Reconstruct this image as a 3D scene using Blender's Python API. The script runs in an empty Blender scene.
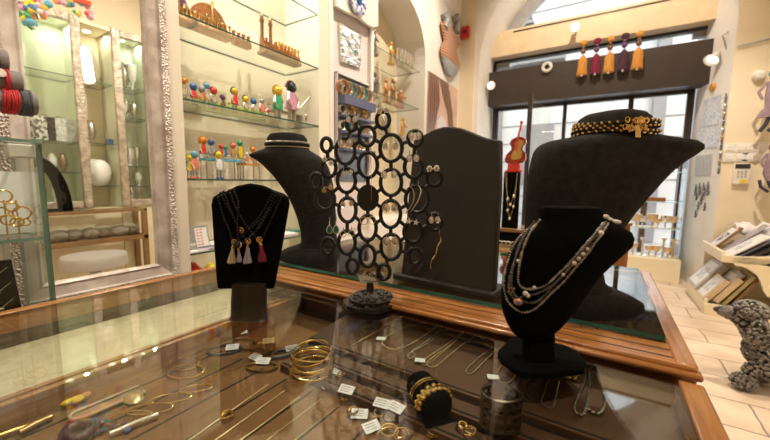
import bpy, bmesh, math, random
from mathutils import Vector, Matrix
random.seed(7)
S = bpy.context.scene
COL = S.collection
V = Vector
PI = math.pi

# ------------------------------------------------------------------ camera
FPX = 348.59
PITCH, ROLL, YAW = math.radians(6.305), math.radians(0.711), math.radians(32.056)
CAM = V((0, 0, 1.25))
_cy, _sy = math.cos(YAW), math.sin(YAW)
FW = V((-_sy*math.cos(PITCH), _cy*math.cos(PITCH), -math.sin(PITCH)))
_r0 = V((_cy, _sy, 0)); _u0 = _r0.cross(FW)
RT = math.cos(ROLL)*_r0 + math.sin(ROLL)*_u0
UP = -math.sin(ROLL)*_r0 + math.cos(ROLL)*_u0
FH = V((-_sy, _cy, 0)); RH = V((_cy, _sy, 0))
cd = bpy.data.cameras.new('camera'); cam = bpy.data.objects.new('camera', cd); COL.objects.link(cam)
cam.matrix_world = Matrix(((RT.x, UP.x, -FW.x, CAM.x), (RT.y, UP.y, -FW.y, CAM.y), (RT.z, UP.z, -FW.z, CAM.z), (0, 0, 0, 1)))
cd.sensor_width = 36; cd.lens = FPX/770*36; cd.clip_start = 0.02
cd.dof.use_dof = True; cd.dof.focus_distance = 0.92; cd.dof.aperture_fstop = 3.6
S.camera = cam

# where a sight line meets a plane of the room
def ray(x, y): return FW + RT*((x-385)/FPX) - UP*((y-220)/FPX)
def at_x(x, y, v): d = ray(x, y); return CAM + d*((v-CAM.x)/d.x)
def at_y(x, y, v): d = ray(x, y); return CAM + d*((v-CAM.y)/d.y)
def at_z(x, y, v): d = ray(x, y); return CAM + d*((v-CAM.z)/d.z)
def at_p(x, y, p0, off=0.0):
    d = ray(x, y); return CAM + d*(((V(p0)-CAM).dot(FH)+off)/d.dot(FH))
MIRX = -1.585
def mir(x, y, xr):
    p = at_x(x, y, 2*MIRX - xr); return V((xr, p.y, p.z))

# ------------------------------------------------------------------ materials
MATS = {}
def nt(name):
    m = bpy.data.materials.new(name); m.use_nodes = True
    t = m.node_tree; b = t.nodes['Principled BSDF']; MATS[name] = m
    return m, t, b
def mat(name, col, rough=0.5, metal=0.0, var=0.12, scale=20, bump=0.0, bscale=None, coat=0.0, trans=0.0, sheen=0.0, stretch=None, spec=0.5):
    m, t, b = nt(name)
    n = t.nodes.new('ShaderNodeTexNoise'); n.inputs['Scale'].default_value = scale; n.inputs['Detail'].default_value = 4
    tc = t.nodes.new('ShaderNodeTexCoord'); mp = t.nodes.new('ShaderNodeMapping')
    t.links.new(tc.outputs['Object'], mp.inputs['Vector']); t.links.new(mp.outputs['Vector'], n.inputs['Vector'])
    if stretch: mp.inputs['Scale'].default_value = stretch
    r = t.nodes.new('ShaderNodeValToRGB')
    lo = [max(0, c*(1-var)) for c in col]; hi = [min(1, c*(1+var)) for c in col]
    r.color_ramp.elements[0].position = .3; r.color_ramp.elements[1].position = .7
    r.color_ramp.elements[0].color = (*lo, 1); r.color_ramp.elements[1].color = (*hi, 1)
    t.links.new(n.outputs['Fac'], r.inputs['Fac']); t.links.new(r.outputs['Color'], b.inputs['Base Color'])
    b.inputs['Roughness'].default_value = rough; b.inputs['Metallic'].default_value = metal
    b.inputs['Specular IOR Level'].default_value = spec
    if coat: b.inputs['Coat Weight'].default_value = coat; b.inputs['Coat Roughness'].default_value = .08
    if trans: b.inputs['Transmission Weight'].default_value = trans
    if sheen: b.inputs['Sheen Weight'].default_value = sheen
    if bump:
        n2 = t.nodes.new('ShaderNodeTexNoise'); n2.inputs['Scale'].default_value = bscale or scale*3; n2.inputs['Detail'].default_value = 3
        t.links.new(mp.outputs['Vector'], n2.inputs['Vector'])
        bp = t.nodes.new('ShaderNodeBump'); bp.inputs['Strength'].default_value = bump; bp.inputs['Distance'].default_value = .01
        t.links.new(n2.outputs['Fac'], bp.inputs['Height']); t.links.new(bp.outputs['Normal'], b.inputs['Normal'])
    return m
def wood(name, c1, c2, axis, rough=.25, coat=.4, scale=14):
    m, t, b = nt(name)
    tc = t.nodes.new('ShaderNodeTexCoord'); mp = t.nodes.new('ShaderNodeMapping')
    sc = [1, 1, 1]; sc[axis] = .06; mp.inputs['Scale'].default_value = sc
    n = t.nodes.new('ShaderNodeTexNoise'); n.inputs['Scale'].default_value = scale*6; n.inputs['Detail'].default_value = 6; n.inputs['Distortion'].default_value = .6
    r = t.nodes.new('ShaderNodeValToRGB'); e = r.color_ramp.elements
    e[0].position = .3; e[1].position = .72; e[0].color = (*c1, 1); e[1].color = (*c2, 1)
    t.links.new(tc.outputs['Object'], mp.inputs['Vector']); t.links.new(mp.outputs['Vector'], n.inputs['Vector'])
    t.links.new(n.outputs['Fac'], r.inputs['Fac']); t.links.new(r.outputs['Color'], b.inputs['Base Color'])
    b.inputs['Roughness'].default_value = rough; b.inputs['Coat Weight'].default_value = coat; b.inputs['Coat Roughness'].default_value = .1
    return m
def glassmat(name, tint=(.97, 1, .985), ior=1.5):
    m = bpy.data.materials.new(name); m.use_nodes = True; t = m.node_tree; t.nodes.clear(); MATS[name] = m
    o = t.nodes.new('ShaderNodeOutputMaterial'); mx = t.nodes.new('ShaderNodeMixShader')
    tr = t.nodes.new('ShaderNodeBsdfTransparent'); gl = t.nodes.new('ShaderNodeBsdfGlossy'); fr = t.nodes.new('ShaderNodeFresnel')
    ge = t.nodes.new('ShaderNodeNewGeometry'); mr = t.nodes.new('ShaderNodeMapRange')
    mr.inputs['To Min'].default_value = ior; mr.inputs['To Max'].default_value = 1/ior      # same index on both faces of the pane
    t.links.new(ge.outputs['Backfacing'], mr.inputs['Value']); t.links.new(mr.outputs['Result'], fr.inputs['IOR'])
    tr.inputs['Color'].default_value = (*tint, 1); gl.inputs['Roughness'].default_value = 0.0
    t.links.new(fr.outputs['Fac'], mx.inputs['Fac']); t.links.new(tr.outputs['BSDF'], mx.inputs[1]); t.links.new(gl.outputs['BSDF'], mx.inputs[2])
    t.links.new(mx.outputs['Shader'], o.inputs['Surface'])
    return m
def emis(name, col, st):
    m, t, b = nt(name); b.inputs['Base Color'].default_value = (*col, 1)
    b.inputs['Emission Color'].default_value = (*col, 1); b.inputs['Emission Strength'].default_value = st
    return m

mat('cream_wall', (.82, .71, .53), .85, var=.04, scale=3, bump=.05, bscale=60)
mat('plaster_white', (.82, .78, .73), .85, var=.04, scale=3, bump=.06, bscale=40)
mat('ceiling_paint', (.82, .76, .66), .9, var=.04, scale=3)
mat('cream_lacquer', (.84, .75, .55), .4, var=.03, scale=5)
mat('niche_paint', (.88, .81, .68), .8, var=.03, scale=4)
mat('beige_beam', (.76, .60, .40), .6, var=.06, scale=8)
mat('fascia_brown', (.050, .036, .030), .5, var=.1, scale=8)
mat('door_brown', (.035, .024, .018), .4, var=.15, scale=10)
mat('frame_grey', (.35, .34, .34), .6, var=.1, scale=8)
mat('white_board', (.80, .78, .78), .6, var=.03, scale=5)
mat('white_paper', (.82, .80, .80), .8, var=.05, scale=60)
mat('tag_paper', (.86, .83, .85), .8, var=.08, scale=120)
mat('ink', (.05, .05, .07), .8, var=.1)
mat('velvet', (.0035, .0035, .0035), .95, var=.2, scale=200, spec=.08)
mat('linen', (.022, .020, .018), .9, var=.3, scale=60, bump=.35, bscale=500, spec=.2)
mat('board_black', (.034, .029, .023), .6, var=.08, scale=20, spec=.3)
mat('ring_black', (.006, .006, .006), .45, var=.1)
mat('resin_black', (.014, .013, .012), .12, var=.4, scale=120, bump=.35, bscale=160, coat=.15)
mat('gold', (.85, .58, .20), .22, 1, var=.1)
mat('gold_bright', (.92, .68, .30), .18, 1, var=.08)
mat('brass_dark', (.42, .28, .12), .35, 1, var=.2, scale=60)
mat('silver', (.82, .80, .76), .2, 1, var=.08)
mat('steel_dark', (.22, .22, .23), .3, 1, var=.15)
mat('pewter', (.5, .47, .42), .35, 1, var=.25, scale=60)
mat('copper', (.60, .30, .15), .35, 1, var=.25, scale=40)
mat('bronze', (.38, .24, .13), .38, 1, var=.25, scale=50)
mat('black_bead', (.022, .020, .021), .14, var=.2)
mat('teal_glass', (.02, .20, .18), .12, var=.3, scale=15)
mat('pearl', (.8, .76, .7), .25, var=.06)
mat('white_enamel', (.82, .82, .80), .3, var=.04)
mat('edge_tower', (.20, .33, .29), .12, var=.3, scale=8)
mat('stem_dark', (.020, .013, .008), .35, var=.4, scale=40, stretch=(1, 1, .05))
mat('pale_grey', (.46, .43, .42), .5, var=.05)
mat('crystal', (.84, .83, .80), .08, 0, var=.15, scale=200)
mat('white_plastic', (.80, .76, .70), .4, var=.03)
mat('dark_plastic', (.03, .03, .03), .4, var=.1)
mat('grey_felt', (.26, .23, .23), .9, var=.08, scale=80)
mat('red_cord', (.55, .03, .04), .7, var=.2, scale=80)
mat('slate_cord', (.08, .09, .11), .7, var=.2, scale=80)
mat('stone_grey', (.30, .27, .22), .8, var=.3, scale=18, bump=.5)
mat('poodle_bead', (.21, .195, .175), .4, .2, var=.35, scale=30)
mat('poodle_core', (.02, .018, .017), .8, var=.3, scale=30)
mat('facade_stone', (.62, .60, .58), .9, var=.08, scale=2)
mat('facade_dark', (.30, .28, .28), .9, var=.12, scale=4)
mat('street_stone', (.5, .47, .42), .9, var=.12, scale=4)
mat('tan_felt', (.20, .092, .034), .9, var=.1, scale=30)
mat('deck_brown', (.11, .048, .020), .55, var=.15, scale=18, stretch=(.1, 1, 1), coat=.15)
mat('cream_cloth', (.60, .50, .33), .9, var=.12, scale=25)
mat('groove_dark', (.012, .007, .004), .7, var=.1)
mat('lavender_panel', (.72, .66, .66), .7, var=.04, scale=5)
mat('indigo_panel', (.10, .11, .20), .4, var=.1, scale=8)
mat('mauve_cloth', (.32, .23, .28), .9, var=.2, scale=30)
mat('pot_green', (.12, .35, .30), .4, var=.2)
wood('rim_wood', (.25, .088, .020), (.48, .205, .055), 0)
wood('rim_wood_y', (.30, .115, .035), (.54, .25, .085), 1)
wood('inner_wood', (.10, .042, .014), (.20, .088, .030), 0, rough=.4)
wood('dark_wood', (.06, .026, .010), (.13, .060, .024), 2, rough=.4)
wood('case_wood', (.17, .085, .028), (.30, .165, .06), 1, rough=.4)
wood('post_wood', (.20, .075, .022), (.34, .14, .045), 2)
glassmat('glass'); glassmat('shelf_glass', (.975, .99, .96)); glassmat('cabinet_glass', (.97, .99, .965)); glassmat('acrylic', (.9, .9, .88))
mat('edge_teal', (.02, .17, .15), .12, var=.35, scale=8)
mat('edge_green', (.03, .10, .075), .15, var=.2, scale=8)
COLOURS = dict(yellow=(.85, .62, .03), red=(.70, .05, .03), blue=(.04, .16, .45), green=(.03, .38, .16), orange=(.80, .28, .04), pink=(.72, .32, .50),
               purple=(.16, .05, .16), coral=(.80, .22, .14), lime=(.40, .60, .10), skyblue=(.12, .42, .65), black=(.02, .02, .02), brown=(.22, .10, .05), white=(.82, .82, .80),
               maroon=(.20, .010, .035), amber=(.62, .28, .05), plum=(.06, .02, .035), lavender=(.42, .38, .45), beige=(.62, .48, .32), teal=(.01, .22, .18), grey=(.35, .35, .36))
for k, c in COLOURS.items(): mat(k, c, .3, var=.15, scale=60)
for k in ('maroon', 'amber', 'plum', 'lavender', 'beige'): mat(k+'_thread', COLOURS[k], .8, var=.3, scale=150, stretch=(1, 1, .1))
# a looking glass
m, t, b = nt('mirror_glass'); b.inputs['Metallic'].default_value = 1; b.inputs['Roughness'].default_value = .01; b.inputs['Base Color'].default_value = (.90, .91, .88, 1)
# carved silver-leaf frame
def carved(name, c1, c2, sc, strength):
    m, t, b = nt(name)
    tc = t.nodes.new('ShaderNodeTexCoord'); vo = t.nodes.new('ShaderNodeTexVoronoi'); vo.inputs['Scale'].default_value = sc
    n = t.nodes.new('ShaderNodeTexNoise'); n.inputs['Scale'].default_value = 14; n.inputs['Detail'].default_value = 6
    r = t.nodes.new('ShaderNodeValToRGB'); e = r.color_ramp.elements; e[0].position = .35; e[1].position = .65; e[0].color = (*c1, 1); e[1].color = (*c2, 1)
    bp = t.nodes.new('ShaderNodeBump'); bp.inputs['Strength'].default_value = strength; bp.inputs['Distance'].default_value = .012
    t.links.new(tc.outputs['Object'], vo.inputs['Vector']); t.links.new(tc.outputs['Object'], n.inputs['Vector'])
    t.links.new(n.outputs['Fac'], r.inputs['Fac']); t.links.new(r.outputs['Color'], b.inputs['Base Color'])
    t.links.new(vo.outputs['Distance'], bp.inputs['Height']); t.links.new(bp.outputs['Normal'], b.inputs['Normal'])
    b.inputs['Roughness'].default_value = .42; b.inputs['Metallic'].default_value = .25
carved('silver_leaf', (.55, .46, .41), (.84, .78, .73), 22, .2)
carved('cabinet_frame', (.34, .28, .23), (.60, .52, .44), 40, .6)
carved('carved_border', (.50, .41, .35), (.80, .72, .65), 130, .7)
# stone floor tiles
def floor_mat():
    m, t, b = nt('floor_tiles')
    tc = t.nodes.new('ShaderNodeTexCoord'); mp = t.nodes.new('ShaderNodeMapping'); mp.inputs['Location'].default_value = (.13, .06, 0)
    br = t.nodes.new('ShaderNodeTexBrick'); br.inputs['Scale'].default_value = 1.0
    br.inputs['Brick Width'].default_value = .62; br.inputs['Row Height'].default_value = .31; br.inputs['Mortar Size'].default_value = .006
    br.inputs['Color1'].default_value = (.76, .62, .50, 1); br.inputs['Color2'].default_value = (.84, .71, .59, 1); br.inputs['Mortar'].default_value = (.30, .26, .24, 1)
    br.inputs['Mortar Smooth'].default_value = .3; br.offset = .5
    n = t.nodes.new('ShaderNodeTexNoise'); n.inputs['Scale'].default_value = 3.5; n.inputs['Detail'].default_value = 8
    n3 = t.nodes.new('ShaderNodeTexNoise'); n3.inputs['Scale'].default_value = 5
    mxv = t.nodes.new('ShaderNodeVectorMath'); mxv.operation = 'MULTIPLY_ADD'; mxv.inputs[1].default_value = (.03, .03, 0)
    t.links.new(tc.outputs['Object'], mp.inputs['Vector']); t.links.new(mp.outputs['Vector'], n.inputs['Vector']); t.links.new(mp.outputs['Vector'], n3.inputs['Vector'])
    t.links.new(n3.outputs['Color'], mxv.inputs[0]); t.links.new(mp.outputs['Vector'], mxv.inputs[2]); t.links.new(mxv.outputs['Vector'], br.inputs['Vector'])
    mx = t.nodes.new('ShaderNodeMix'); mx.data_type = 'RGBA'; mx.blend_type = 'MULTIPLY'; mx.inputs['Factor'].default_value = .75
    t.links.new(br.outputs['Color'], mx.inputs['A']); rc = t.nodes.new('ShaderNodeValToRGB'); rc.color_ramp.elements[0].position = .35; rc.color_ramp.elements[1].position = .65; rc.color_ramp.elements[0].color = (.70, .64, .56, 1); rc.color_ramp.elements[1].color = (1, .98, .95, 1); t.links.new(n.outputs['Fac'], rc.inputs['Fac']); t.links.new(rc.outputs['Color'], mx.inputs['B']); t.links.new(mx.outputs['Result'], b.inputs['Base Color'])
    bp = t.nodes.new('ShaderNodeBump'); bp.inputs['Strength'].default_value = .4; bp.inputs['Distance'].default_value = .004; bp.invert = True
    t.links.new(br.outputs['Fac'], bp.inputs['Height']); t.links.new(bp.outputs['Normal'], b.inputs['Normal'])
    b.inputs['Roughness'].default_value = .42
floor_mat()
def stripes(name, c1, c2, scale, axis='Z', rough=.6, dist=2.0):
    m, t, b = nt(name); tc = t.nodes.new('ShaderNodeTexCoord'); w = t.nodes.new('ShaderNodeTexWave'); w.bands_direction = axis
    w.inputs['Scale'].default_value = scale; w.inputs['Distortion'].default_value = dist; w.inputs['Detail'].default_value = 3
    r = t.nodes.new('ShaderNodeValToRGB'); e = r.color_ramp.elements; e[0].position = .35; e[1].position = .65; e[0].color = (*c1, 1); e[1].color = (*c2, 1)
    t.links.new(tc.outputs['Object'], w.inputs['Vector']); t.links.new(w.outputs['Color'], r.inputs['Fac']); t.links.new(r.outputs['Color'], b.inputs['Base Color'])
    b.inputs['Roughness'].default_value = rough
stripes('torso_copper', (.22, .09, .04), (.62, .32, .18), 9, 'Z', .4)
def stones(name, cols, scale, rough=.15, metal=0.0):
    m, t, b = nt(name); tc = t.nodes.new('ShaderNodeTexCoord'); v = t.nodes.new('ShaderNodeTexVoronoi'); v.inputs['Scale'].default_value = scale
    r = t.nodes.new('ShaderNodeValToRGB'); r.color_ramp.interpolation = 'CONSTANT'; e = r.color_ramp.elements
    for i, c in enumerate(cols):
        q = e[i] if i < 2 else e.new(i/len(cols)); q.position = i/len(cols); q.color = (*c, 1)
    s = t.nodes.new('ShaderNodeSeparateColor')
    t.links.new(tc.outputs['Object'], v.inputs['Vector']); t.links.new(v.outputs['Color'], s.inputs['Color']); t.links.new(s.outputs[0], r.inputs['Fac']); t.links.new(r.outputs['Color'], b.inputs['Base Color'])
    bp = t.nodes.new('ShaderNodeBump'); bp.inputs['Strength'].default_value = .6; bp.inputs['Distance'].default_value = .01; t.links.new(v.outputs['Distance'], bp.inputs['Height']); t.links.new(bp.outputs['Normal'], b.inputs['Normal'])
    b.inputs['Roughness'].default_value = rough; b.inputs['Metallic'].default_value = metal
stones('mosaic', [(.6, .05, .05), (.75, .4, .06), (.1, .25, .6), (.75, .2, .35), (.1, .45, .25), (.8, .75, .7)], 28)
stones('silver_relief', [(.75, .74, .72), (.55, .58, .62), (.85, .83, .8), (.35, .5, .5)], 22, .2, .8)
stones('blue_white', [(.8, .8, .85), (.08, .12, .4), (.75, .78, .9), (.3, .4, .7)], 40, .15)
stones('print_grey', [(.45, .46, .52), (.62, .62, .66), (.72, .72, .74), (.55, .56, .60)], 40, .5)
stones('print_dark', [(.03, .03, .04), (.75, .74, .75), (.12, .12, .14), (.6, .58, .6)], 45, .5)
# hair photograph on the poster
stripes('poster_print', (.10, .045, .03), (.68, .50, .45), 1.6, 'Y', .4, 6)

mat('pale_green', (.78, .79, .62), .7, var=.04, scale=4)
mat('poster_skin', (.66, .45, .36), .4, var=.2, scale=3)
mat('poster_dress', (.78, .73, .72), .45, var=.06, scale=4); stripes('poster_hair', (.07, .03, .02), (.34, .17, .10), 5, 'Y', .4, 5)
mat('pewter_grey', (.36, .36, .37), .5, .3, var=.2, scale=30)
emis('lamp_glow', (1, .95, .85), 14)
mat('edge_pale', (.45, .62, .65), .2, var=.1)
mat('brass_pale', (.78, .58, .36), .3, .9, var=.12, scale=30)
mat('violin_red', (.30, .03, .012), .15, var=.5, scale=22, coat=.6)
mat('print_blue', (.22, .26, .36), .4, var=.25, scale=12)
mat('teal_deep', (.01, .17, .13), .15, var=.3, scale=60)
mat('tag_cream', (.74, .66, .52), .85, var=.08, scale=60)
mat('tag_ink', (.38, .36, .40), .8, var=.1)
mat('bronze_dark', (.12, .09, .06), .32, .9, var=.3, scale=60)
mat('gold_pale', (.80, .62, .34), .3, .8, var=.1)
mat('tray_cream', (.34, .26, .16), .35, var=.15, scale=15)
mat('tray_rim', (.55, .45, .32), .3, var=.1)
glassmat('amber_glass', (.92, .83, .70))
emis('downlight_glow', (1, .95, .8), 4)
emis('lamp_face', (1, .94, .82), 2.2)
mat('beam_olive', (.42, .36, .18), .6, var=.1)
mat('steel_mid', (.34, .31, .28), .25, .9, var=.2)
# ------------------------------------------------------------------ mesh building
ICO = {}
ICO = {}
class MB:
    def __init__(s): s.bm = bmesh.new(); s.slot = 0
    def _tag(s, verts):
        for f in {f for v in verts for f in v.link_faces}: f.material_index = s.slot
    def box(s, lo, hi, rot=None, pivot=None):
        lo, hi = V(lo), V(hi); c = (lo+hi)/2; d = hi-lo
        r = bmesh.ops.create_cube(s.bm, size=1)['verts']
        bmesh.ops.scale(s.bm, vec=(abs(d.x), abs(d.y), abs(d.z)), verts=r)
        if rot is not None and pivot is None: bmesh.ops.rotate(s.bm, cent=(0, 0, 0), matrix=rot, verts=r)
        bmesh.ops.translate(s.bm, vec=c, verts=r)
        if rot is not None and pivot is not None: bmesh.ops.rotate(s.bm, cent=pivot, matrix=rot, verts=r)
        s._tag(r); return r
    def bbox(s, c, d, rot=None): c, d = V(c), V(d); return s.box(c-d/2, c+d/2, rot)
    def hexa(s, p):
        v = [s.bm.verts.new(q) for q in p]
        for f in ((3, 2, 1, 0), (4, 5, 6, 7), (0, 1, 5, 4), (1, 2, 6, 5), (2, 3, 7, 6), (3, 0, 4, 7)): s.bm.faces.new([v[i] for i in f])
        s._tag(v); return v
    def cone(s, p0, p1, r0, r1=None, seg=12, cap=True):
        p0, p1 = V(p0), V(p1); r1 = r0 if r1 is None else r1; d = p1-p0
        q = d.to_track_quat('Z', 'Y').to_matrix() if d.length > 1e-9 else Matrix.Identity(3)
        A, B = [], []
        for i in range(seg):
            a = 2*PI*i/seg; o = q @ V((math.cos(a), math.sin(a), 0))
            A.append(s.bm.verts.new(p0+o*r0)); B.append(s.bm.verts.new(p1+o*r1))
        for i in range(seg): s.bm.faces.new((A[i], A[(i+1) % seg], B[(i+1) % seg], B[i]))
        if cap:
            if r0 > 1e-6: s.bm.faces.new(A[::-1])
            if r1 > 1e-6: s.bm.faces.new(B)
        s._tag(A+B); return A+B
    def ball(s, c, r, sub=1, sc=None, rot=None):
        if sub not in ICO:
            t = bmesh.new(); bmesh.ops.create_icosphere(t, subdivisions=sub, radius=1); t.verts.index_update()
            ICO[sub] = ([v.co.copy() for v in t.verts], [[v.index for v in f.verts] for f in t.faces]); t.free()
        cs, fs = ICO[sub]; c = V(c); new = s.bm.verts.new; v = []
        for p in cs:
            q = p*r
            if sc: q = V((q.x*sc[0], q.y*sc[1], q.z*sc[2]))
            if rot is not None: q = rot @ q
            v.append(new(q+c))
        fn = s.bm.faces.new; k = s.slot
        for f in fs: fn([v[i] for i in f]).material_index = k
        return v
    def tube(s, pts, r, seg=8, closed=False, rad=None):
        pts = [V(p) for p in pts]; n = len(pts); rings = []; up = None
        for i, p in enumerate(pts):
            a = pts[i-1] if (i > 0 or closed) else p; b = pts[(i+1) % n] if (i < n-1 or closed) else p
            t = (b-a).normalized() if (b-a).length > 1e-9 else V((0, 0, 1))
            if up is None: up = t.orthogonal().normalized()
            up = (up - t*up.dot(t)); up = up.normalized() if up.length > 1e-6 else t.orthogonal().normalized()
            w = t.cross(up); rr = rad[i] if rad else r
            rings.append([s.bm.verts.new(p + (up*math.cos(2*PI*k/seg)+w*math.sin(2*PI*k/seg))*rr) for k in range(seg)])
        for i in range(n if closed else n-1):
            A, B = rings[i], rings[(i+1) % n]
            for k in range(seg): s.bm.faces.new((A[k], A[(k+1) % seg], B[(k+1) % seg], B[k]))
        if not closed: s.bm.faces.new(rings[0][::-1]); s.bm.faces.new(rings[-1])
        s._tag([v for q in rings for v in q])
    def oval(s, c, e1, e2, a, b, r, n=28, seg=8, a0=0, a1=2*PI):
        full = abs(a1-a0-2*PI) < 1e-6
        k = n if full else n+1
        s.tube([V(c)+V(e1)*(a*math.cos(a0+(a1-a0)*i/n))+V(e2)*(b*math.sin(a0+(a1-a0)*i/n)) for i in range(k)], r, seg, full)
    def lathe(s, prof, loc=(0, 0, 0), seg=20, e=None):
        loc = V(loc); R = []
        for r, z in prof:
            R.append([s.bm.verts.new(loc+V((r*math.cos(2*PI*k/seg), r*math.sin(2*PI*k/seg), z))) for k in range(seg)])
        for A, B in zip(R, R[1:]):
            for k in range(seg): s.bm.faces.new((A[k], A[(k+1) % seg], B[(k+1) % seg], B[k]))
        s.bm.faces.new(R[0][::-1]); s.bm.faces.new(R[-1]); s._tag([v for q in R for v in q])
    def prism(s, poly, off):
        off = V(off); A = [s.bm.verts.new(V(p)) for p in poly]; B = [s.bm.verts.new(V(p)+off) for p in poly]; n = len(A)
        s.bm.faces.new(A[::-1]); s.bm.faces.new(B)
        for i in range(n): s.bm.faces.new((A[i], A[(i+1) % n], B[(i+1) % n], B[i]))
        s._tag(A+B); return A+B
    def face(s, pts):
        v = [s.bm.verts.new(V(p)) for p in pts]; s.bm.faces.new(v).material_index = s.slot; return v
    def loft(s, rows, e1, e2, n=2.6, seg=28, cap=True):
        R = []
        for c, a, b in rows:
            q = []
            for k in range(seg):
                t = 2*PI*k/seg; ct, st = math.cos(t), math.sin(t)
                x = math.copysign(abs(ct)**(2/n), ct)*a; y = math.copysign(abs(st)**(2/n), st)*b
                q.append(s.bm.verts.new(V(c)+V(e1)*x+V(e2)*y))
            R.append(q)
        for A, B in zip(R, R[1:]):
            for k in range(seg): s.bm.faces.new((A[k], A[(k+1) % seg], B[(k+1) % seg], B[k]))
        if cap: s.bm.faces.new(R[0][::-1]); s.bm.faces.new(R[-1])
        s._tag([v for q in R for v in q])
    def beads(s, pts, r, sub=1, step=None, var=0):
        pts = [V(p) for p in pts]; step = step or r*2.05
        d = 0; acc = 0
        s.ball(pts[0], r, sub)
        for a, b in zip(pts, pts[1:]):
            L = (b-a).length
            if L < 1e-9: continue
            while acc+step <= d+L:
                acc += step; s.ball(a.lerp(b, (acc-d)/L), r*(1+random.uniform(-var, var)), sub)
            d += L
    def mesh(s, name, mats, smooth=True, origin=(0, 0, 0)):
        bmesh.ops.translate(s.bm, vec=-V(origin), verts=s.bm.verts)
        bmesh.ops.recalc_face_normals(s.bm, faces=s.bm.faces)
        me = bpy.data.meshes.new(name); s.bm.to_mesh(me); s.bm.free()
        for m in (mats if isinstance(mats, (list, tuple)) else [mats]): me.materials.append(MATS[m])
        if smooth:
            for p in me.polygons: p.use_smooth = True
            try: me.set_sharp_from_angle(angle=math.radians(40))
            except Exception: pass
        return me
    def part(s, name, mats, parent, smooth=True, label=None, bevel=0):
        o0 = world_loc(parent)
        o = bpy.data.objects.new(name, s.mesh(name, mats, smooth, o0)); COL.objects.link(o); o.parent = parent
        if label: o['label'] = label
        if bevel: add_bevel(o, bevel)
        return o
    def solo(s, name, mats, label=None, cat=None, group=None, kind=None, smooth=True, bevel=0):
        co = [v.co for v in s.bm.verts]
        lo = V((min(c.x for c in co), min(c.y for c in co), min(c.z for c in co))); hi = V((max(c.x for c in co), max(c.y for c in co), max(c.z for c in co)))
        base = V(((lo.x+hi.x)/2, (lo.y+hi.y)/2, lo.z))
        o = bpy.data.objects.new(name, s.mesh(name, mats, smooth, base)); COL.objects.link(o); o.location = base
        tag(o, label, cat, group, kind)
        if bevel: add_bevel(o, bevel)
        return o
def add_bevel(o, w, seg=2):
    b = o.modifiers.new('bevel', 'BEVEL'); b.width = w; b.segments = seg; b.limit_method = 'ANGLE'
def world_loc(o):
    p = V((0, 0, 0))
    while o is not None: p += o.location; o = o.parent
    return p
def tag(o, label=None, cat=None, group=None, kind=None):
    if label: o['label'] = label
    if cat: o['category'] = cat
    if group: o['group'] = group
    if kind: o['kind'] = kind
    return o
def thing(name, label, cat, loc, group=None):
    o = bpy.data.objects.new(name, None); COL.objects.link(o); o.location = V(loc); o.empty_display_size = .05
    return tag(o, label, cat, group)
def spline(pts, n=10, closed=False):
    P = [V(p) for p in pts]; out = []; m = len(P)
    for i in range(m if closed else m-1):
        if closed: a, b, c, d = P[i-1], P[i], P[(i+1) % m], P[(i+2) % m]
        else: a, b, c, d = P[max(i-1, 0)], P[i], P[i+1], P[min(i+2, m-1)]
        for k in range(n):
            t = k/n; out.append(.5*((2*b)+(c-a)*t+(2*a-5*b+4*c-d)*t*t+(3*b-3*c+d-a)*t**3))
    if not closed: out.append(P[-1])
    return out
def struct(mb, name, mats, smooth=False, bevel=0):
    o = bpy.data.objects.new(name, mb.mesh(name, mats, smooth)); COL.objects.link(o); o['kind'] = 'structure'
    if bevel: add_bevel(o, bevel)
    return o
# ------------------------------------------------------------------ room shell
YF, YB, XR, ZC = 5.3, 6.15, 2.0, 4.62
b = MB(); b.box((-2.6, -2.6, -.06), (2.6, 6.3, 0)); struct(b, 'floor', 'floor_tiles')
b = MB(); b.box((-2.6, -2.6, ZC), (2.6, 6.3, ZC+.1)); struct(b, 'ceiling', 'ceiling_paint')
b = MB(); b.box((XR, -2.6, 0), (XR+.1, 6.2, ZC)); struct(b, 'wall_right', 'cream_wall')
b = MB(); b.box((-2.6, -2.6, 0), (2.1, -2.5, ZC)); struct(b, 'wall_back', 'cream_wall')
# long wall on the left: mirror bay, shelf niche, plaster wall with an arched recess
NX, NY0, NY1, NXB = -1.60, .865, 1.735, -1.90
b = MB()
b.box((-2.5, -2.5, 0), (-1.66, .30, ZC)); b.box((-1.72, .30, 0), (-1.66, .80, .85)); b.box((-2.5, .30, 3.02), (-1.66, .80, ZC)); b.box((-1.69, .79, .85), (-1.66, .80, 3.02))   # bay left open behind the clear pane
b.box((-1.86, .845, 0), (NX, NY0, ZC)); b.box((-1.66, .80, 0), (NX, .845, ZC)); b.box((-2.5, NY1, 0), (NX, 1.83, ZC))   # stiles of the niche
b.box((-1.92, NY0, 0), (NXB, NY1, ZC)); b.box((NXB, NY0, 2.72), (NX, NY1, ZC)); b.box((NX-.02, NY0, 2.58), (NX, NY1, 2.72)); b.box((NXB, NY0, 0), (NX, NY1, .32))  # front lip below the header added to hide the niche lamp
struct(b, 'wall_left', 'niche_paint')
AY0, AY1, AZ = 2.91, 4.10, 2.72
b = MB(); x0, x1 = -2.0, -2.42
def arch_pts(c, hw, zs, n=20): return [(c+hw*math.cos(PI*i/n), zs+hw*math.sin(PI*i/n)) for i in range(n+1)]
b.box((-2.5, 1.83, 0), (x0, AY0, ZC)); b.box((-2.5, AY1, 0), (x0, YF, ZC)); b.box((x1, AY0, 0), (x0, AY1, .8)); b.box((-2.5, AY0, 0), (x1, AY1, ZC))
pts = arch_pts((AY0+AY1)/2, (AY1-AY0)/2, AZ)
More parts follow.
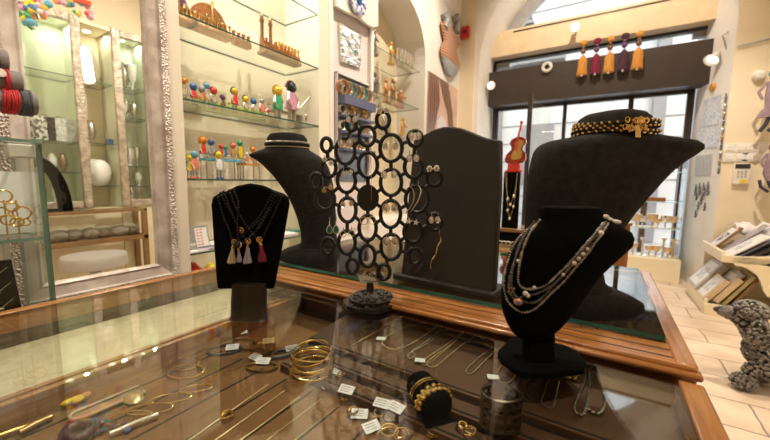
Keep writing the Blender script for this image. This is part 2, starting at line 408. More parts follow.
for (ya, za), (yb, zb) in zip(pts, pts[1:]):
    b.hexa([(x1, yb, zb), (x1, ya, za), (x0, ya, za), (x0, yb, zb), (x1, yb, ZC), (x1, ya, ZC), (x0, ya, ZC), (x0, yb, ZC)])
struct(b, 'wall_left_arch', 'plaster_white')
b = MB(); b.box((x1, AY0, .8), (x1+.012, AY1, AZ+.55)); struct(b, 'trim_1', 'cream_wall')
# window wall: deep arched opening
WX0, WX1, WZ = -1.70, 1.075, 3.0
wc, wh = (WX0+WX1)/2, (WX1-WX0)/2
b = MB()
b.box((-2.6, YF, 0), (WX0, YB+.1, ZC))
pts = arch_pts(wc, wh, WZ, 28)
for (xa, za), (xb, zb) in zip(pts, pts[1:]):
    b.hexa([(xb, YB+.1, zb), (xa, YB+.1, za), (xa, YF, za), (xb, YF, zb), (xb, YB+.1, ZC), (xa, YB+.1, ZC), (xa, YF, ZC), (xb, YF, ZC)])
struct(b, 'wall_window', 'plaster_white')
b = MB(); b.prism([(WX1, YF+.004, 0), (2.1, YF+.004, 0), (2.1, YB+.1, 0), (.905, YB+.1, 0)], (0, 0, ZC)); struct(b, 'wall_window_pier', 'plaster_white')
b = MB(); b.box((WX1+.003, YF-.012, 0), (2.0, YF+.004, ZC)); struct(b, 'wall_front_panel', 'cream_wall')
b = MB(); b.box((-2.0, YF-.012, 0), (WX0-.07, YF, ZC)); struct(b, 'wall_front_strip', 'cream_wall')
# beam, fascia and door frame
b = MB(); b.box((WX0+.005, 5.80, 3.225), (WX1-.005, 6.12, 3.60)); o = struct(b, 'trim_2', 'beige_beam', bevel=.006)
b = MB(); b.box((-1.35, 5.79, 3.545), (WX1-.10, 5.80, 3.56)); struct(b, 'shadow_gap_strip', 'door_brown')  # dark strip standing in for the shadow gap near the beam top
b = MB(); b.box((WX0+.01, 5.80, 2.483), (1.02, 6.05, 3.005)); struct(b, 'trim_4', 'fascia_brown', bevel=.004)
b = MB()                                                          # arched fan window above the beam
for r0, r1, y0 in ((1.13, 1.38, 6.02),):
    pts0 = arch_pts(wc, r1, WZ+.12, 28); pts1 = arch_pts(wc, r0, WZ+.12, 28)
    for (a, bq), (c, d) in zip(zip(pts0, pts0[1:]), zip(pts1, pts1[1:])):
        b.hexa([(c[0], y0+.1, c[1]), (a[0], y0+.1, a[1]), (bq[0], y0+.1, bq[1]), (d[0], y0+.1, d[1]), (c[0], y0, c[1]), (a[0], y0, a[1]), (bq[0], y0, bq[1]), (d[0], y0, d[1])])
fw = struct(b, 'window_1', 'frame_grey')
b = MB(); b.prism([(wc+1.13*math.cos(PI*i/24), 6.06, WZ+.12+1.13*math.sin(PI*i/24)) for i in range(25)], (0, .008, 0)); b.part('pane', 'glass', fw, smooth=False)
b = MB(); b.box((WX0, 6.0, 3.005), (WX0+.06, 6.1, 3.225)); b.box((WX1-.06, 6.0, 3.005), (WX1, 6.1, 3.225)); b.box((WX0, 6.0, 3.19), (WX1, 6.1, 3.225)); w2 = struct(b, 'window_2', 'door_brown')
b = MB(); b.box((WX0+.06, 6.05, 3.005), (WX1-.06, 6.058, 3.19)); b.part('pane', 'glass', w2, smooth=False)
b = MB()
DT = 2.46
for x, w in ((WX0+.02, .09), (-.62, .05), (.20, .06), (.83, .075)):
    b.box((x, 6.06, 0), (x+w, 6.13, DT))
b.box((WX0+.02, 6.06, DT-.02), (.905, 6.13, DT+.05)); b.box((WX0+.02, 6.06, 0), (.905, 6.13, .10))
d1 = struct(b, 'door_1', 'door_brown')
for xa, xb in ((WX0+.11, -.62), (-.57, .20), (.26, .83)):
    b = MB(); b.box((xa, 6.09, .1), (xb, 6.098, DT-.02)); b.part('pane', 'glass', d1, smooth=False)
b = MB(); b.tube([(-.64, 6.0, .85), (-.64, 6.0, 1.35)], .014); b.box((-.647, 6.0, .9), (-.633, 6.06, .92)); b.box((-.647, 6.0, 1.28), (-.633, 6.06, 1.30)); b.part('door_handle', 'steel_dark', d1)
# outside: paved lane and pale stone facade
b = MB(); b.box((-14, 6.3, -.12), (14, 12, -.02)); struct(b, 'street_ground', 'street_stone')
b = MB(); b.box((-12, 9.6, -.05), (12, 10.2, 7.6)); fac = struct(b, 'exterior_building', 'facade_stone')
b = MB()
for z in [.45*i for i in range(1, 17)]: b.box((-12, 9.585, z), (12, 9.6, z+.025))
b.part('stone_joints', 'facade_dark', fac, smooth=False)
b = MB()
for x, z0, z1, w in ((-2.9, 0, 7.6, .5), (.75, 0, 7.6, .22)): b.box((x, 9.45, z0), (x+w, 9.6, z1))
b.box((-3.4, 9.3, 4.15), (-1.0, 9.6, 4.4)); b.box((-1.9, 9.5, 1.25), (-1.15, 9.6, 2.7))
b.part('stone_pilasters', 'facade_dark', fac, smooth=False)
b = MB()
for i in range(12):
    t = i/11; b.bbox((-2.35+.65*t, 9.35, 6.3-1.5*t), (.22, .3, .07))
b.hexa([(-2.75, 9.3, 6.5), (-2.55, 9.3, 6.5), (-1.6, 9.3, 4.4), (-1.85, 9.3, 4.4), (-2.75, 9.5, 6.5), (-2.55, 9.5, 6.5), (-1.6, 9.5, 4.4), (-1.85, 9.5, 4.4)])
b.part('carved_gable', 'facade_dark', fac, smooth=False)
# ------------------------------------------------------------------ light
w = bpy.data.worlds.new('sky'); S.world = w; w.use_nodes = True
wt = w.node_tree; bg = wt.nodes['Background']; sky = wt.nodes.new('ShaderNodeTexSky')
sky.sky_type = 'NISHITA'; sky.sun_disc = False; sky.sun_elevation = math.radians(50); sky.sun_rotation = math.radians(160); sky.air_density = 1.0; sky.dust_density = 3.0
mxs = wt.nodes.new('ShaderNodeMix'); mxs.data_type = 'RGBA'; mxs.inputs['Factor'].default_value = .55; mxs.inputs['B'].default_value = (.34, .38, .46, 1)
wt.links.new(sky.outputs['Color'], mxs.inputs['A']); wt.links.new(mxs.outputs['Result'], bg.inputs['Color']); bg.inputs['Strength'].default_value = 1.05
def area(name, loc, to, size, power, col=(1, .80, .56), sy=None, spread=None):
    l = bpy.data.lights.new(name, 'AREA'); l.energy = power; l.color = col; l.size = size
    l.shape = 'RECTANGLE' if sy else 'DISK'
    if sy: l.size_y = sy
    if spread: l.spread = math.radians(spread)
    o = bpy.data.objects.new(name, l); COL.objects.link(o); o.location = loc
    o.rotation_euler = (V(to)-V(loc)).to_track_quat('-Z', 'Y').to_euler(); return o
def spot(name, loc, to, power, angle=60, col=(1, .87, .70), r=.03, blend=.6):
    l = bpy.data.lights.new(name, 'SPOT'); l.energy = power; l.color = col; l.spot_size = math.radians(angle); l.spot_blend = blend; l.shadow_soft_size = r
    o = bpy.data.objects.new(name, l); COL.objects.link(o); o.location = loc
    o.rotation_euler = (V(to)-V(loc)).to_track_quat('-Z', 'Y').to_euler(); return o
area('daylight_fill_door', (-.3, 6.5, 1.5), (-.3, 0, 1.0), 2.5, 14, (.80, .88, 1), 2.2)  # lamp added outside the door, standing in for sky light
area('daylight_fill_fan', (-.3, 6.4, 3.6), (-.3, 0, 1.5), 2.2, 12, (.88, .93, 1), 1.0)  # lamp added outside the fan window, standing in for sky light
area('niche_light', (-1.70, 1.3, 2.70), (-1.78, 1.3, 0), .06, 16, (1, .93, .80), .75)
spot('arch_light', (-1.2, 3.3, 4.4), (-2.3, 3.5, 2.3), 90, 50)
spot('ceiling_spot', (-.2, 1.6, ZC-.06), (-1.8, 1.2, 1.3), 260, 80)
spot('ceiling_spot', (-.4, 3.4, ZC-.06), (-2.0, 3.6, 2.0), 270, 85)
spot('ceiling_spot', (.9, 3.4, ZC-.06), (.8, 4.2, 0), 380, 80)
spot('ceiling_spot', (.6, 1.6, ZC-.06), (1.9, 1.6, 1.6), 170, 85)
spot('ceiling_spot', (.5, -.8, ZC-.06), (-.3, .4, .9), 170, 70)
spot('ceiling_spot', (-.2, 4.2, ZC-.06), (-.3, 5.9, 3.0), 190, 95, (1, .86, .68))  # extra lamp added to brighten the beam and window reveals
spot('floor_spot', (.8, 2.2, 4.2), (.75, 3.3, 0), 190, 60, (1, .80, .56))
spot('wall_wash', (-.7, .3, 3.7), (-1.6, .9, 1.3), 55, 75)
area('cabinet_light', (-4.97, 1.42, 2.86), (-4.97, 1.42, 0), .04, 1.7, (.97, 1, .90))
area('cabinet_light', (-4.97, 2.15, 2.86), (-4.97, 2.15, 0), .04, 1.4, (.97, 1, .90))
area('cabinet_light', (-4.97, 1.80, 2.86), (-4.97, 1.80, 0), .04, 1.2, (1, .86, .62))
area('reflection_room_fill', (-3.6, 2.2, 3.48), (-4.0, 1.9, 0), .06, 50, (1, .86, .70))  # lamp added to light the made-up room behind the pane
area('reflection_room_fill', (-3.4, .3, 3.48), (-4.2, .9, 0), .06, 30, (1, .86, .70))  # second lamp added for the same made-up room
S.view_settings.view_transform = 'Standard'; S.view_settings.look = 'None'; S.view_settings.exposure = 0.12; S.view_settings.gamma = 1; S.view_settings.use_curve_mapping = False
c = S.cycles; c.use_denoising = True; c.max_bounces = 12; c.transparent_max_bounces = 24; c.glossy_bounces = 6; c.sample_clamp_indirect = 6; c.caustics_reflective = False; c.caustics_refractive = False
# ------------------------------------------------------------------ near counter
G1, G2 = .92, .952           # glass tops of the near and the far counter
cx0, cx1, cy0, cy1 = -1.235, .162, -.06, .83
ct = thing('display_counter', 'near glass-topped wooden jewellery counter holding gold chains and bangles', 'counter', ((cx0+cx1)/2, .4, 0), None)
b = MB(); b.box((cx0+.028, cy0+.03, G1-.008), (cx1-.035, .815, G1)); b.part('glass_top', 'glass', ct, smooth=False)
b = MB(); b.box((cx0, cy0, G1-.05), (cx0+.028, cy1, G1+.002)); b.part('side_rail', 'rim_wood_y', ct, bevel=.004)
b = MB(); b.box((cx1-.035, cy0, G1-.05), (cx1, .742, G1+.002)); b.part('side_rail', 'rim_wood_y', ct, bevel=.004)
b = MB(); b.box((cx0, cy0, G1-.05), (cx1, cy0+.03, G1+.0015)); b.part('front_rail', 'rim_wood', ct, bevel=.004)
b = MB(); b.box((cx0+.02, cy0+.01, .12), (cx1-.02, cy0+.03, G1-.05)); b.part('front_panel', 'dark_wood', ct)
b = MB(); b.box((cx0+.008, cy0+.01, .12), (cx0+.024, cy1, G1-.05)); b.part('end_panel', 'dark_wood', ct)
b = MB(); b.box((cx1-.024, cy0+.01, .12), (cx1-.008, cy1, G1-.05)); b.part('end_panel', 'dark_wood', ct)
b = MB(); b.box((cx0+.02, .818, .12), (cx1-.01, .832, G1-.004)); b.part('back_panel', 'inner_wood', ct)
b = MB(); b.box((cx0+.05, cy0+.05, 0), (cx1-.05, cy1-.05, .12)); b.part('plinth', 'dark_wood', ct)
DZ = .815
b = MB(); b.box((-.84, cy0+.03, DZ-.02), (cx1-.024, .82, DZ)); dk = b.part('deck', 'tan_felt', ct, smooth=False)
b = MB()
for i in range(9):
    x = -.80+.078*i; b.box((x, cy0+.04, DZ), (x+.004, .50, DZ+.0012))
b.part('deck_grooves', 'groove_dark', ct, smooth=False)
# raised stepped platform along the far side where the chains lie
b = MB()
b.hexa([(-.60, .605, DZ), (cx1-.03, .595, DZ), (cx1-.03, .818, DZ), (-.60, .818, DZ), (-.60, .605, .858), (cx1-.03, .595, .858), (cx1-.03, .818, .877), (-.60, .818, .877)])
b.hexa([(-.60, .56, DZ), (cx1-.03, .55, DZ), (cx1-.03, .60, DZ), (-.60, .61, DZ), (-.60, .56, .846), (cx1-.03, .55, .846), (cx1-.03, .60, .846), (-.60, .61, .846)])
b.hexa([(-.60, .515, DZ), (cx1-.03, .505, DZ), (cx1-.03, .56, DZ), (-.60, .57, DZ), (-.60, .515, .832), (cx1-.03, .505, .832), (cx1-.03, .56, .832), (-.60, .57, .832)])
b.part('stepped_platform', 'deck_brown', ct, smooth=False)
b = MB()
for y, z in ((.611, .8585), (.566, .8465), (.521, .8325), (.60, .8468), (.555, .8328)):
    b.hexa([(-.60, y, z), (cx1-.03, y-.01, z), (cx1-.03, y-.006, z), (-.60, y+.004, z), (-.60, y, z+.001), (cx1-.03, y-.01, z+.001), (cx1-.03, y-.006, z+.001), (-.60, y+.004, z+.001)])
b.part('platform_grooves', 'groove_dark', ct, smooth=False)
# left bay: cream deck behind a grooved rail, its tone also painting the wall's reflection
b = MB(); b.box((cx0+.028, cy0+.03, .80), (-.87, .815, .835)); b.part('side_deck', 'cream_cloth', ct, smooth=False)
b = MB()
for i in range(3): b.box((-.872+i*.012, cy0+.03, .80), (-.8605+i*.012, .815, .866-.004*(i % 2)))
b.part('divider_rail', 'rim_wood_y', ct, bevel=.002)
# ------------------------------------------------------------------ far counter
fx0, fx1, fy0, fy1 = -1.10, .158, .745, 1.53
fc = thing('display_counter', 'far glass-topped wooden counter with thick teal glass edge carrying the tall busts', 'counter', ((fx0+fx1)/2, 1.15, 0), None)
def railbox(nm, lo, hi, m): 
    q = MB(); q.box(lo, hi); return q.part(nm, m, fc, bevel=.005)
railbox('front_rail', (fx0, fy0+.012, .922), (fx1-.002, .856, .940), 'rim_wood')
railbox('front_moulding', (fx0, fy0, .9215), (fx1+.004, fy0+.03, .9335), 'rim_wood')
b = MB()
for y in (.785, .818): b.box((fx0, y, .9400), (fx1-.03, y+.003, .9405))
b.part('rail_grooves', 'groove_dark', fc, smooth=False)
railbox('side_rail', (fx1-.034, fy0+.02, .905), (fx1, fy1, .942), 'rim_wood_y')
railbox('side_rail', (fx0, fy0+.02, .905), (fx0+.03, fy1, .941), 'rim_wood_y')
railbox('back_rail', (fx0, fy1-.035, .905), (fx1, fy1, .941), 'rim_wood')
b = MB(); b.box((fx0+.005, .857, .942), (fx1-.036, fy1-.015, G2))
b.bm.faces.ensure_lookup_table()
for f in b.bm.faces: f.material_index = 1 if abs(f.normal.z) < .5 else 0
b.part('glass_top', ['glass', 'edge_teal'], fc, smooth=False)
for nm, lo, hi in (('front_panel', (fx0+.02, .846, .12), (fx1-.01, .862, .915)), ('end_panel', (fx1-.024, .85, .12), (fx1-.008, fy1-.01, .905)), ('end_panel', (fx0+.008, .85, .12), (fx0+.024, fy1-.01, .905)), ('back_panel', (fx0+.02, fy1-.03, .12), (fx1-.02, fy1-.014, .905)), ('plinth', (fx0+.05, .88, 0), (fx1-.05, fy1-.05, .12))):
    q = MB(); q.box(lo, hi); q.part(nm, 'dark_wood', fc)
b = MB(); b.box((.055, .87, .72), (.061, fy1-.04, .935)); b.part('inner_pane', 'glass', fc, smooth=False)
b = MB(); b.box((fx0+.024, .862, .70), (fx1-.024, fy1-.03, .72)); b.part('deck', 'deck_brown', fc, smooth=False)

# ------------------------------------------------------------------ busts
def shape(rows_px, p0, th, e1=RH, e2=FH, n=2.6):
    """rows of (left px, right px, y px) seen in the vertical plane through p0 -> loft rows with real half depth th(i)"""
    out = []
    for i, (xl, xr, y, t) in enumerate(rows_px):
        A, B = at_p(xl, y, p0), at_p(xr, y, p0); out.append(((A+B)/2, (B-A).length/2, t))
    return out
def on_loft(rows, x, y, p0, lift=.003, n=2.6):
    """point on the side of the loft that faces the counter's front, under a sight line"""
    A = at_p(x, y, p0)
    for (c0, a0, t0), (c1, a1, t1) in zip(rows, rows[1:]):
        if min(c0.z, c1.z)-1e-6 <= A.z <= max(c0.z, c1.z)+1e-6:
            k = 0 if abs(c1.z-c0.z) < 1e-9 else (A.z-c0.z)/(c1.z-c0.z)
            c, a, t = c0.lerp(c1, k), a0+(a1-a0)*k, t0+(t1-t0)*k; break
    else:
        c, a, t = rows[-1] if A.z < rows[-1][0].z else rows[0]
    u = max(-.97, min(.97, (A-c).dot(RH)/a)); d = t*(1-abs(u)**n)**(1/n)
    return at_p(x, y, p0, -(d+lift))
# velvet bust in front
P_FB = at_z(540, 365, G1)
fb_rows = shape([(546, 596, 206.5, .016), (541, 600, 207.5, .022), (539, 604, 212, .024), (540, 606, 218, .025), (535, 617, 224, .028), (527, 629, 231, .032), (520, 631.5, 237, .034), (514, 629.5, 245, .035), (509, 618, 255, .035), (506, 607, 265, .034), (504, 597, 275, .033), (502.5, 590, 285, .032), (502, 583, 295, .031), (502, 576, 305, .030), (504, 568, 315, .029), (508, 559, 325, .027), (513, 550, 333, .022), (520, 541, 338.5, .010)], P_FB, None)
fb = thing('necklace_bust', 'front black velvet bust wearing silver strands with charms, on angular foot', 'necklace bust', P_FB)
b = MB(); b.loft(fb_rows, RH, FH, 2.6, 36); b.part('chest', 'velvet', fb)
b = MB(); b.loft(shape([(525, 553, 322, .016), (524, 553, 345, .016), (523, 552, 372, .018)], P_FB, None), RH, FH, 4, 20); b.part('stem', 'velvet', fb)
foot = [at_z(x, y, G1) for x, y in ((497, 357), (512, 342), (541, 339), (577, 357), (587, 369), (584, 375), (548, 380), (520, 379), (500, 364))]
b = MB(); b.prism(foot, (0, 0, .013)); b.part('foot', 'velvet', fb, bevel=.003)
# tall linen busts on the far counter
def tall(p0, rows, nk, base, label):
    t = thing('tall_necklace_bust', label, 'necklace bust', p0)
    R = shape(rows, p0, None)
    q = MB(); q.loft(R[nk-1:], RH, FH, 2.4, 40); q.part('chest', 'linen', t)
    q = MB(); q.loft(R[:nk+1], RH, FH, 2.0, 36); q.part('neck', 'linen', t)
    q = MB(); q.loft(shape(base, p0, None), RH, FH, 5, 32); q.part('foot', 'linen', t, bevel=.004)
    return t, R
P_BB = at_z(588, 300, G2)
big, big_rows = tall(P_BB, [(598, 632, 113, .05), (588, 641, 115, .064), (582, 646, 119, .07), (578, 650, 128, .072), (576, 652, 137, .074), (552, 690, 141.5, .078), (543, 696.5, 145, .08), (538, 697, 149, .08), (535, 690, 154, .08), (533, 679, 161, .08), (531, 667, 170, .08), (530, 657, 180, .078), (528, 644, 195, .074), (527, 631.5, 210, .07), (527, 620.5, 225, .066), (528, 611, 240, .062), (529, 603, 255, .06), (531, 599, 268, .058), (535, 601, 280, .06), (538, 610, 289, .064)], 5,
    [(540, 606, 287, .062), (545, 622, 291, .07), (545, 630.5, 296, .075), (546, 631, 306, .078), (547, 630, 309.5, .076)], 'large charcoal linen bust seen from behind, gold bead strands round its neck')
P_LB = at_z(308, 254, G2)
lef, lef_rows = tall(P_LB, [(277, 297, 133.5, .04), (270, 304, 135, .058), (267.5, 307, 139, .064), (267, 308, 149, .066), (258, 313, 152, .07), (250.5, 318, 155, .074), (250.5, 321, 157, .075), (258, 325, 161, .075), (264, 328, 166, .075), (273, 331, 175, .075), (281, 333, 185, .073), (288, 334, 195, .071), (293, 335, 205, .069), (298, 336, 218, .067), (301, 336, 230, .066), (302, 337, 240, .068), (299, 337, 248, .072)], 4,
    [(296, 337, 246, .072), (284, 338, 250, .08), (279, 339, 253, .084), (279, 339, 261, .086), (280, 338, 263, .085)], 'tall charcoal linen bust wearing silver choker, standing in front of the figurine shelves')
# flat velvet board with the tasselled necklaces
P_TB = at_z(249, 317, G1)
out = [(216.5, 289.5), (213, 245), (210.3, 205), (211.5, 197.5), (217, 194), (226, 191), (236, 185.8), (249, 183.3), (262, 185.5), (273, 190.5), (282, 193.5), (287.2, 197), (288.5, 204), (281, 248), (273, 289.5)]
poly = [at_p(x, y, P_TB, .012) for x, y in out]
tb = thing('necklace_bust', 'flat black velvet bust wearing black bead necklaces with coloured tassels', 'necklace bust', P_TB)
b = MB(); b.prism(poly, FH*.018); b.part('chest', 'velvet', tb, bevel=.006)
b = MB(); b.loft(shape([(233, 266, 284, .012), (232, 266, 302, .014), (232, 267, 315, .016), (231, 268, 318, .022)], P_TB, None), RH, FH, 5, 20); b.part('stem', 'stem_dark', tb)
# ogee-topped display board
bl, br = at_z(398, 279, G2), at_z(491, 299, G2)
ex = (br-bl).normalized(); ex.z = 0; ey = V((-ex.y, ex.x, 0))
if ey.dot(FH) < 0: ey = -ey
def at_pl(x, y, p, n): d = ray(x, y); return CAM + d*((V(p)-CAM).dot(n)/d.dot(n))
tilt = (ey + V((0, 0, -.10))).normalized()
bm_ = (bl+br)/2 + V((0, 0, .012))
bd = thing('display_board', 'tall black display board with curved top and ledge behind the ring stand', 'display board', (bl+br)/2)
edge = [(401, 277), (408, 200), (413.5, 140), (418, 138), (424, 134.5), (433, 129.5), (443, 126.8), (452, 126.6), (461, 128), (470, 131.5), (479, 135.5), (488, 138.3), (499.5, 140), (499, 190), (493, 296)]
b = MB(); b.prism([at_pl(x, y, bm_, tilt) for x, y in edge], ey*.03); b.part('panel', 'board_black', bd, bevel=.004)
b = MB(); b.prism([bl-ey*.015-ex*.012, br-ey*.015+ex*.012, br+ey*.09+ex*.012, bl+ey*.09-ex*.012], (0, 0, .02)); b.part('ledge', 'board_black', bd, bevel=.005)
b = MB(); q0 = (bl+br)/2+ey*.03; b.hexa([q0-ex*.04, q0+ex*.04, q0+ex*.04+ey*.055, q0-ex*.04+ey*.055, q0-ex*.03+V((0, 0, .3))+ey*.03, q0+ex*.03+V((0, 0, .3))+ey*.03, q0+ex*.03+V((0, 0, .3))+ey*.05, q0-ex*.03+V((0, 0, .3))+ey*.05]); b.part('prop', 'board_black', bd)

# ------------------------------------------------------------------ necklaces on the busts
def strand(px, rows, p0, n=2.6, lift=.003, k=8):
    return [on_loft(rows, p.x, p.y, p0, lift, n) for p in spline([(x, y, 0) for x, y in px], k)]
def M(lst, ox, oy, s): return [(ox+x/s, oy+y/s) for x, y in lst]
nk = thing('multistrand_necklace', 'four strand silver and dark bead necklace with charms on front velvet bust', 'necklace', on_loft(fb_rows, 520, 300, P_FB))
ss = [[(125, 135), (95, 165), (72, 205), (52, 270), (46, 320), (58, 372), (85, 402), (115, 415), (150, 404), (175, 383), (210, 347), (250, 310), (290, 262), (325, 222), (362, 170), (392, 128), (402, 110)],
      [(150, 108), (118, 150), (95, 205), (78, 265), (72, 320), (82, 352), (105, 372), (135, 382), (165, 374), (200, 340), (245, 288), (290, 238), (335, 180), (372, 140), (392, 108)],
      [(168, 102), (135, 145), (110, 205), (98, 265), (96, 310), (112, 332), (150, 335), (190, 322), (225, 290), (262, 255), (305, 205), (345, 160), (385, 110)],
      [(140, 120), (105, 175), (84, 235), (66, 300), (66, 345), (90, 372), (120, 355), (155, 352), (196, 332), (240, 297), (282, 250), (330, 205), (370, 155), (398, 118)]]
for i, s_ in enumerate(ss):
    P = strand(M(s_, 490, 190, 3.387), fb_rows, P_FB)
    q = MB(); q.beads(P, .0024, 1, .0047, .25); q.part('strand', ['pewter', 'steel_dark', 'pewter', 'steel_dark'][i], nk, label=None)
for x, y, r in ((285, 248, .0042), (376, 146, .0046), (315, 217, .0036), (300, 232, .0034), (248, 287, .003), (330, 200, .003), (120, 350, .0045), (128, 358, .004), (95, 240, .003), (150, 330, .003)):
    p = on_loft(fb_rows, 490+x/3.387, 190+y/3.387, P_FB, .005); b = MB(); b.ball(p, r, 2); b.part('pearl', 'pearl', nk)
b = MB(); c_ = on_loft(fb_rows, 511, 290, P_FB, .005)
for k in range(2): b.tube([c_+RH*(.007*math.sin(2*PI*j/3+k*PI))+V((0, 0, .007*math.cos(2*PI*j/3+k*PI))) for j in range(3)], .0011, 6, True)
b.part('star_charm', 'gold_bright', nk)
b = MB(); c_ = on_loft(fb_rows, 518, 302, P_FB, .006); b.ball(c_, .008, 2, (1, .45, .8)); b.slot = 1; b.ball(c_-FH*.003, .0035, 1); b.part('hand_charm', ['copper', 'blue'], nk)
b = MB()
for x, y, s_ in ((384, 90, 1), (402, 99, .8), (425, 108, 1)): b.ball(on_loft(fb_rows, 490+x/3.387, 190+y/3.387, P_FB, .004), .007*s_, 2, (1.3, .6, .6))
b.part('clasp', 'pearl', nk, label='pale oval clasp beads')

# black bead necklaces with tassels
def tb_pt(x, y, lift=.006): return at_p(x+1.5, y+1.0, P_TB, .012-lift)
tas = [([(219, 192), (225, 205), (233, 219), (240.5, 229), (252, 222), (263, 208), (272, 189.5)], (239.5, 229), None, 'gold', 'black bead necklace hanging highest on velvet bust, round gold eye pendant'),
       ([(217, 196.5), (221, 213), (227, 228), (233, 240), (247, 229), (263, 214), (276, 192)], (233, 241), ((230, 257), 'beige', 12), 'gold', 'black bead necklace with beige tassel on velvet bust'),
       ([(222, 191), (228, 207), (236, 224), (246.6, 239), (258, 224), (268, 209), (279, 193)], (246.6, 240), ((246, 257), 'lavender', 11), 'gold', 'black bead necklace with lavender grey tassel on velvet bust'),
       ([(228, 189.5), (234, 206), (245, 225), (258, 238), (267, 224), (274, 209), (280.5, 195)], (258, 238.6), ((261, 255), 'maroon', 12), 'gold', 'black bead necklace with burgundy tassel on velvet bust'),
       ([(232, 188.5), (237, 203), (236, 222), (238.5, 242), (248, 236), (262, 220), (274, 191)], (237, 244), ((237.7, 255), 'lavender', 7), 'pearl', 'black bead necklace with large black ball and small grey tassel on velvet bust')]
for i, (path, pend, ts, em, lab) in enumerate(tas):
    lift = .005+.0022*i
    P = [tb_pt(p.x, p.y, lift) for p in spline([(x, y, 0) for x, y in path], 10)]
    n_ = thing('bead_necklace', lab, 'necklace', tb_pt(*pend, lift), 'black bead tassel necklaces')
    q = MB(); q.beads(P, .0037, 1, .0072); q.part('bead_strand', 'black_bead', n_)
    c_ = tb_pt(*pend, lift+.005)
    q = MB(); q.cone(c_+FH*.003, c_-FH*.001, .0072, .0072, 20); q.slot = 1; q.cone(c_-FH*.001, c_-FH*.002, .0048, .0048, 18); q.slot = 0; q.cone(c_-FH*.002, c_-FH*.003, .0026, .0026, 14); q.part('eye_pendant', [em, 'black'], n_)
    if i == 4: q = MB(); q.ball(tb_pt(235.5, 243.5, lift+.006), .009, 2); q.part('large_bead', 'black_bead', n_)
    if ts:
        (tx, ty), colr, h = ts
        a = tb_pt(pend[0]+(tx-pend[0])*.55, pend[1]+5.5, lift+.003); z = tb_pt(tx, ty+4.5, lift+.003)
        q = MB(); q.cone(c_-V((0, 0, .006)), a, .0025, .004, 8); q.part('tassel_cap', 'gold', n_)
        q = MB()
        R0 = .0035; L = (z-a).length
        rows = []
        for k, (f_, r_) in enumerate(((0, .8), (.12, 1.1), (.25, 1.25), (.5, 1.9), (.8, 2.8), (1, 3.1))): rows.append((a.lerp(z, f_), R0*r_*(1 if h > 9 else .6), R0*min(r_, 1.7)*(1 if h > 9 else .6)))
        q.loft(rows, RH, FH, 2, 14)
        for k in range(16):
            u = (k/15-.5)*2; rr = R0*2.6*(1 if h > 9 else .6)
            q.tube([a-FH*.003, z+RH*(u*rr)-FH*(.004*(1-u*u)+.002)-V((0, 0, random.uniform(0, .004)))], .0007, 4)
        q.part('tassel', colr+'_thread', n_)
# silver choker on the left tall bust
def ring_pts(rows, yl, yr, p0, a0, a1, n=40, lift=.004, nn=2.0):
    A = at_p(287, (yl+yr)/2, p0); out = []
    return out
ck = thing('choker', 'silver bead choker round the neck of the left tall bust', 'necklace', lef_rows[3][0])
for zz, m_ in ((0, 'silver'), (.010, 'black_bead'), (.018, 'pewter')):
    c_, a_, t_ = lef_rows[3]; P = [c_+V((0, 0, .004+zz))+RH*((a_+.004)*math.cos(t))+FH*((t_+.004)*math.sin(t)) for t in [2*PI*i/60 for i in range(61)]]
    q = MB(); q.beads(P, .0038, 1); q.part('strand', m_, ck)
gk = thing('bead_choker', 'gold and black bead strands round the neck of the large bust', 'necklace', big_rows[4][0])
for j, zz in enumerate((.002, .0105, .019, .0275)):
    c_, a_, t_ = big_rows[4]; c2, a2, t2 = big_rows[3]
    k = zz/.026; A_, T_ = a_+(a2-a_)*k+.004, t_+(t2-t_)*k+.004
    for g in range(2):
        q = MB()
        for i in range(72):
            if (i+j) % 2 != g: continue
            t = 2*PI*i/72; q.ball(c_+V((0, 0, zz+.004*math.sin(t*2+j)))+RH*(A_*math.cos(t))+FH*(T_*math.sin(t)), .0044, 1)
        q.part('bead_strand', 'gold_bright' if g == 0 else 'black_bead', gk)
c_, a_, t_ = big_rows[4]
b = MB()
for i in range(14):
    t = -1.85+.035*i; p = c_+RH*((a_+.007)*math.cos(t))+FH*((t_+.008)*math.sin(t))+V((0, 0, .022+random.uniform(-.014, .006))); b.oval(p, RH, V((0, .3, 1)), .005, .006, .0013, 10, 5)
b.part('gold_clasp', 'gold', gk)
p = at_p(637, 131, P_BB, -.079); b = MB(); b.prism([p+RH*-.006+V((0, 0, .012)), p+RH*.006+V((0, 0, .012)), p+RH*.0085+V((0, 0, -.014)), p+RH*-.004+V((0, 0, -.014))], -FH*.002); b.part('gold_tag', 'gold_bright', gk, label='flat gold tag')
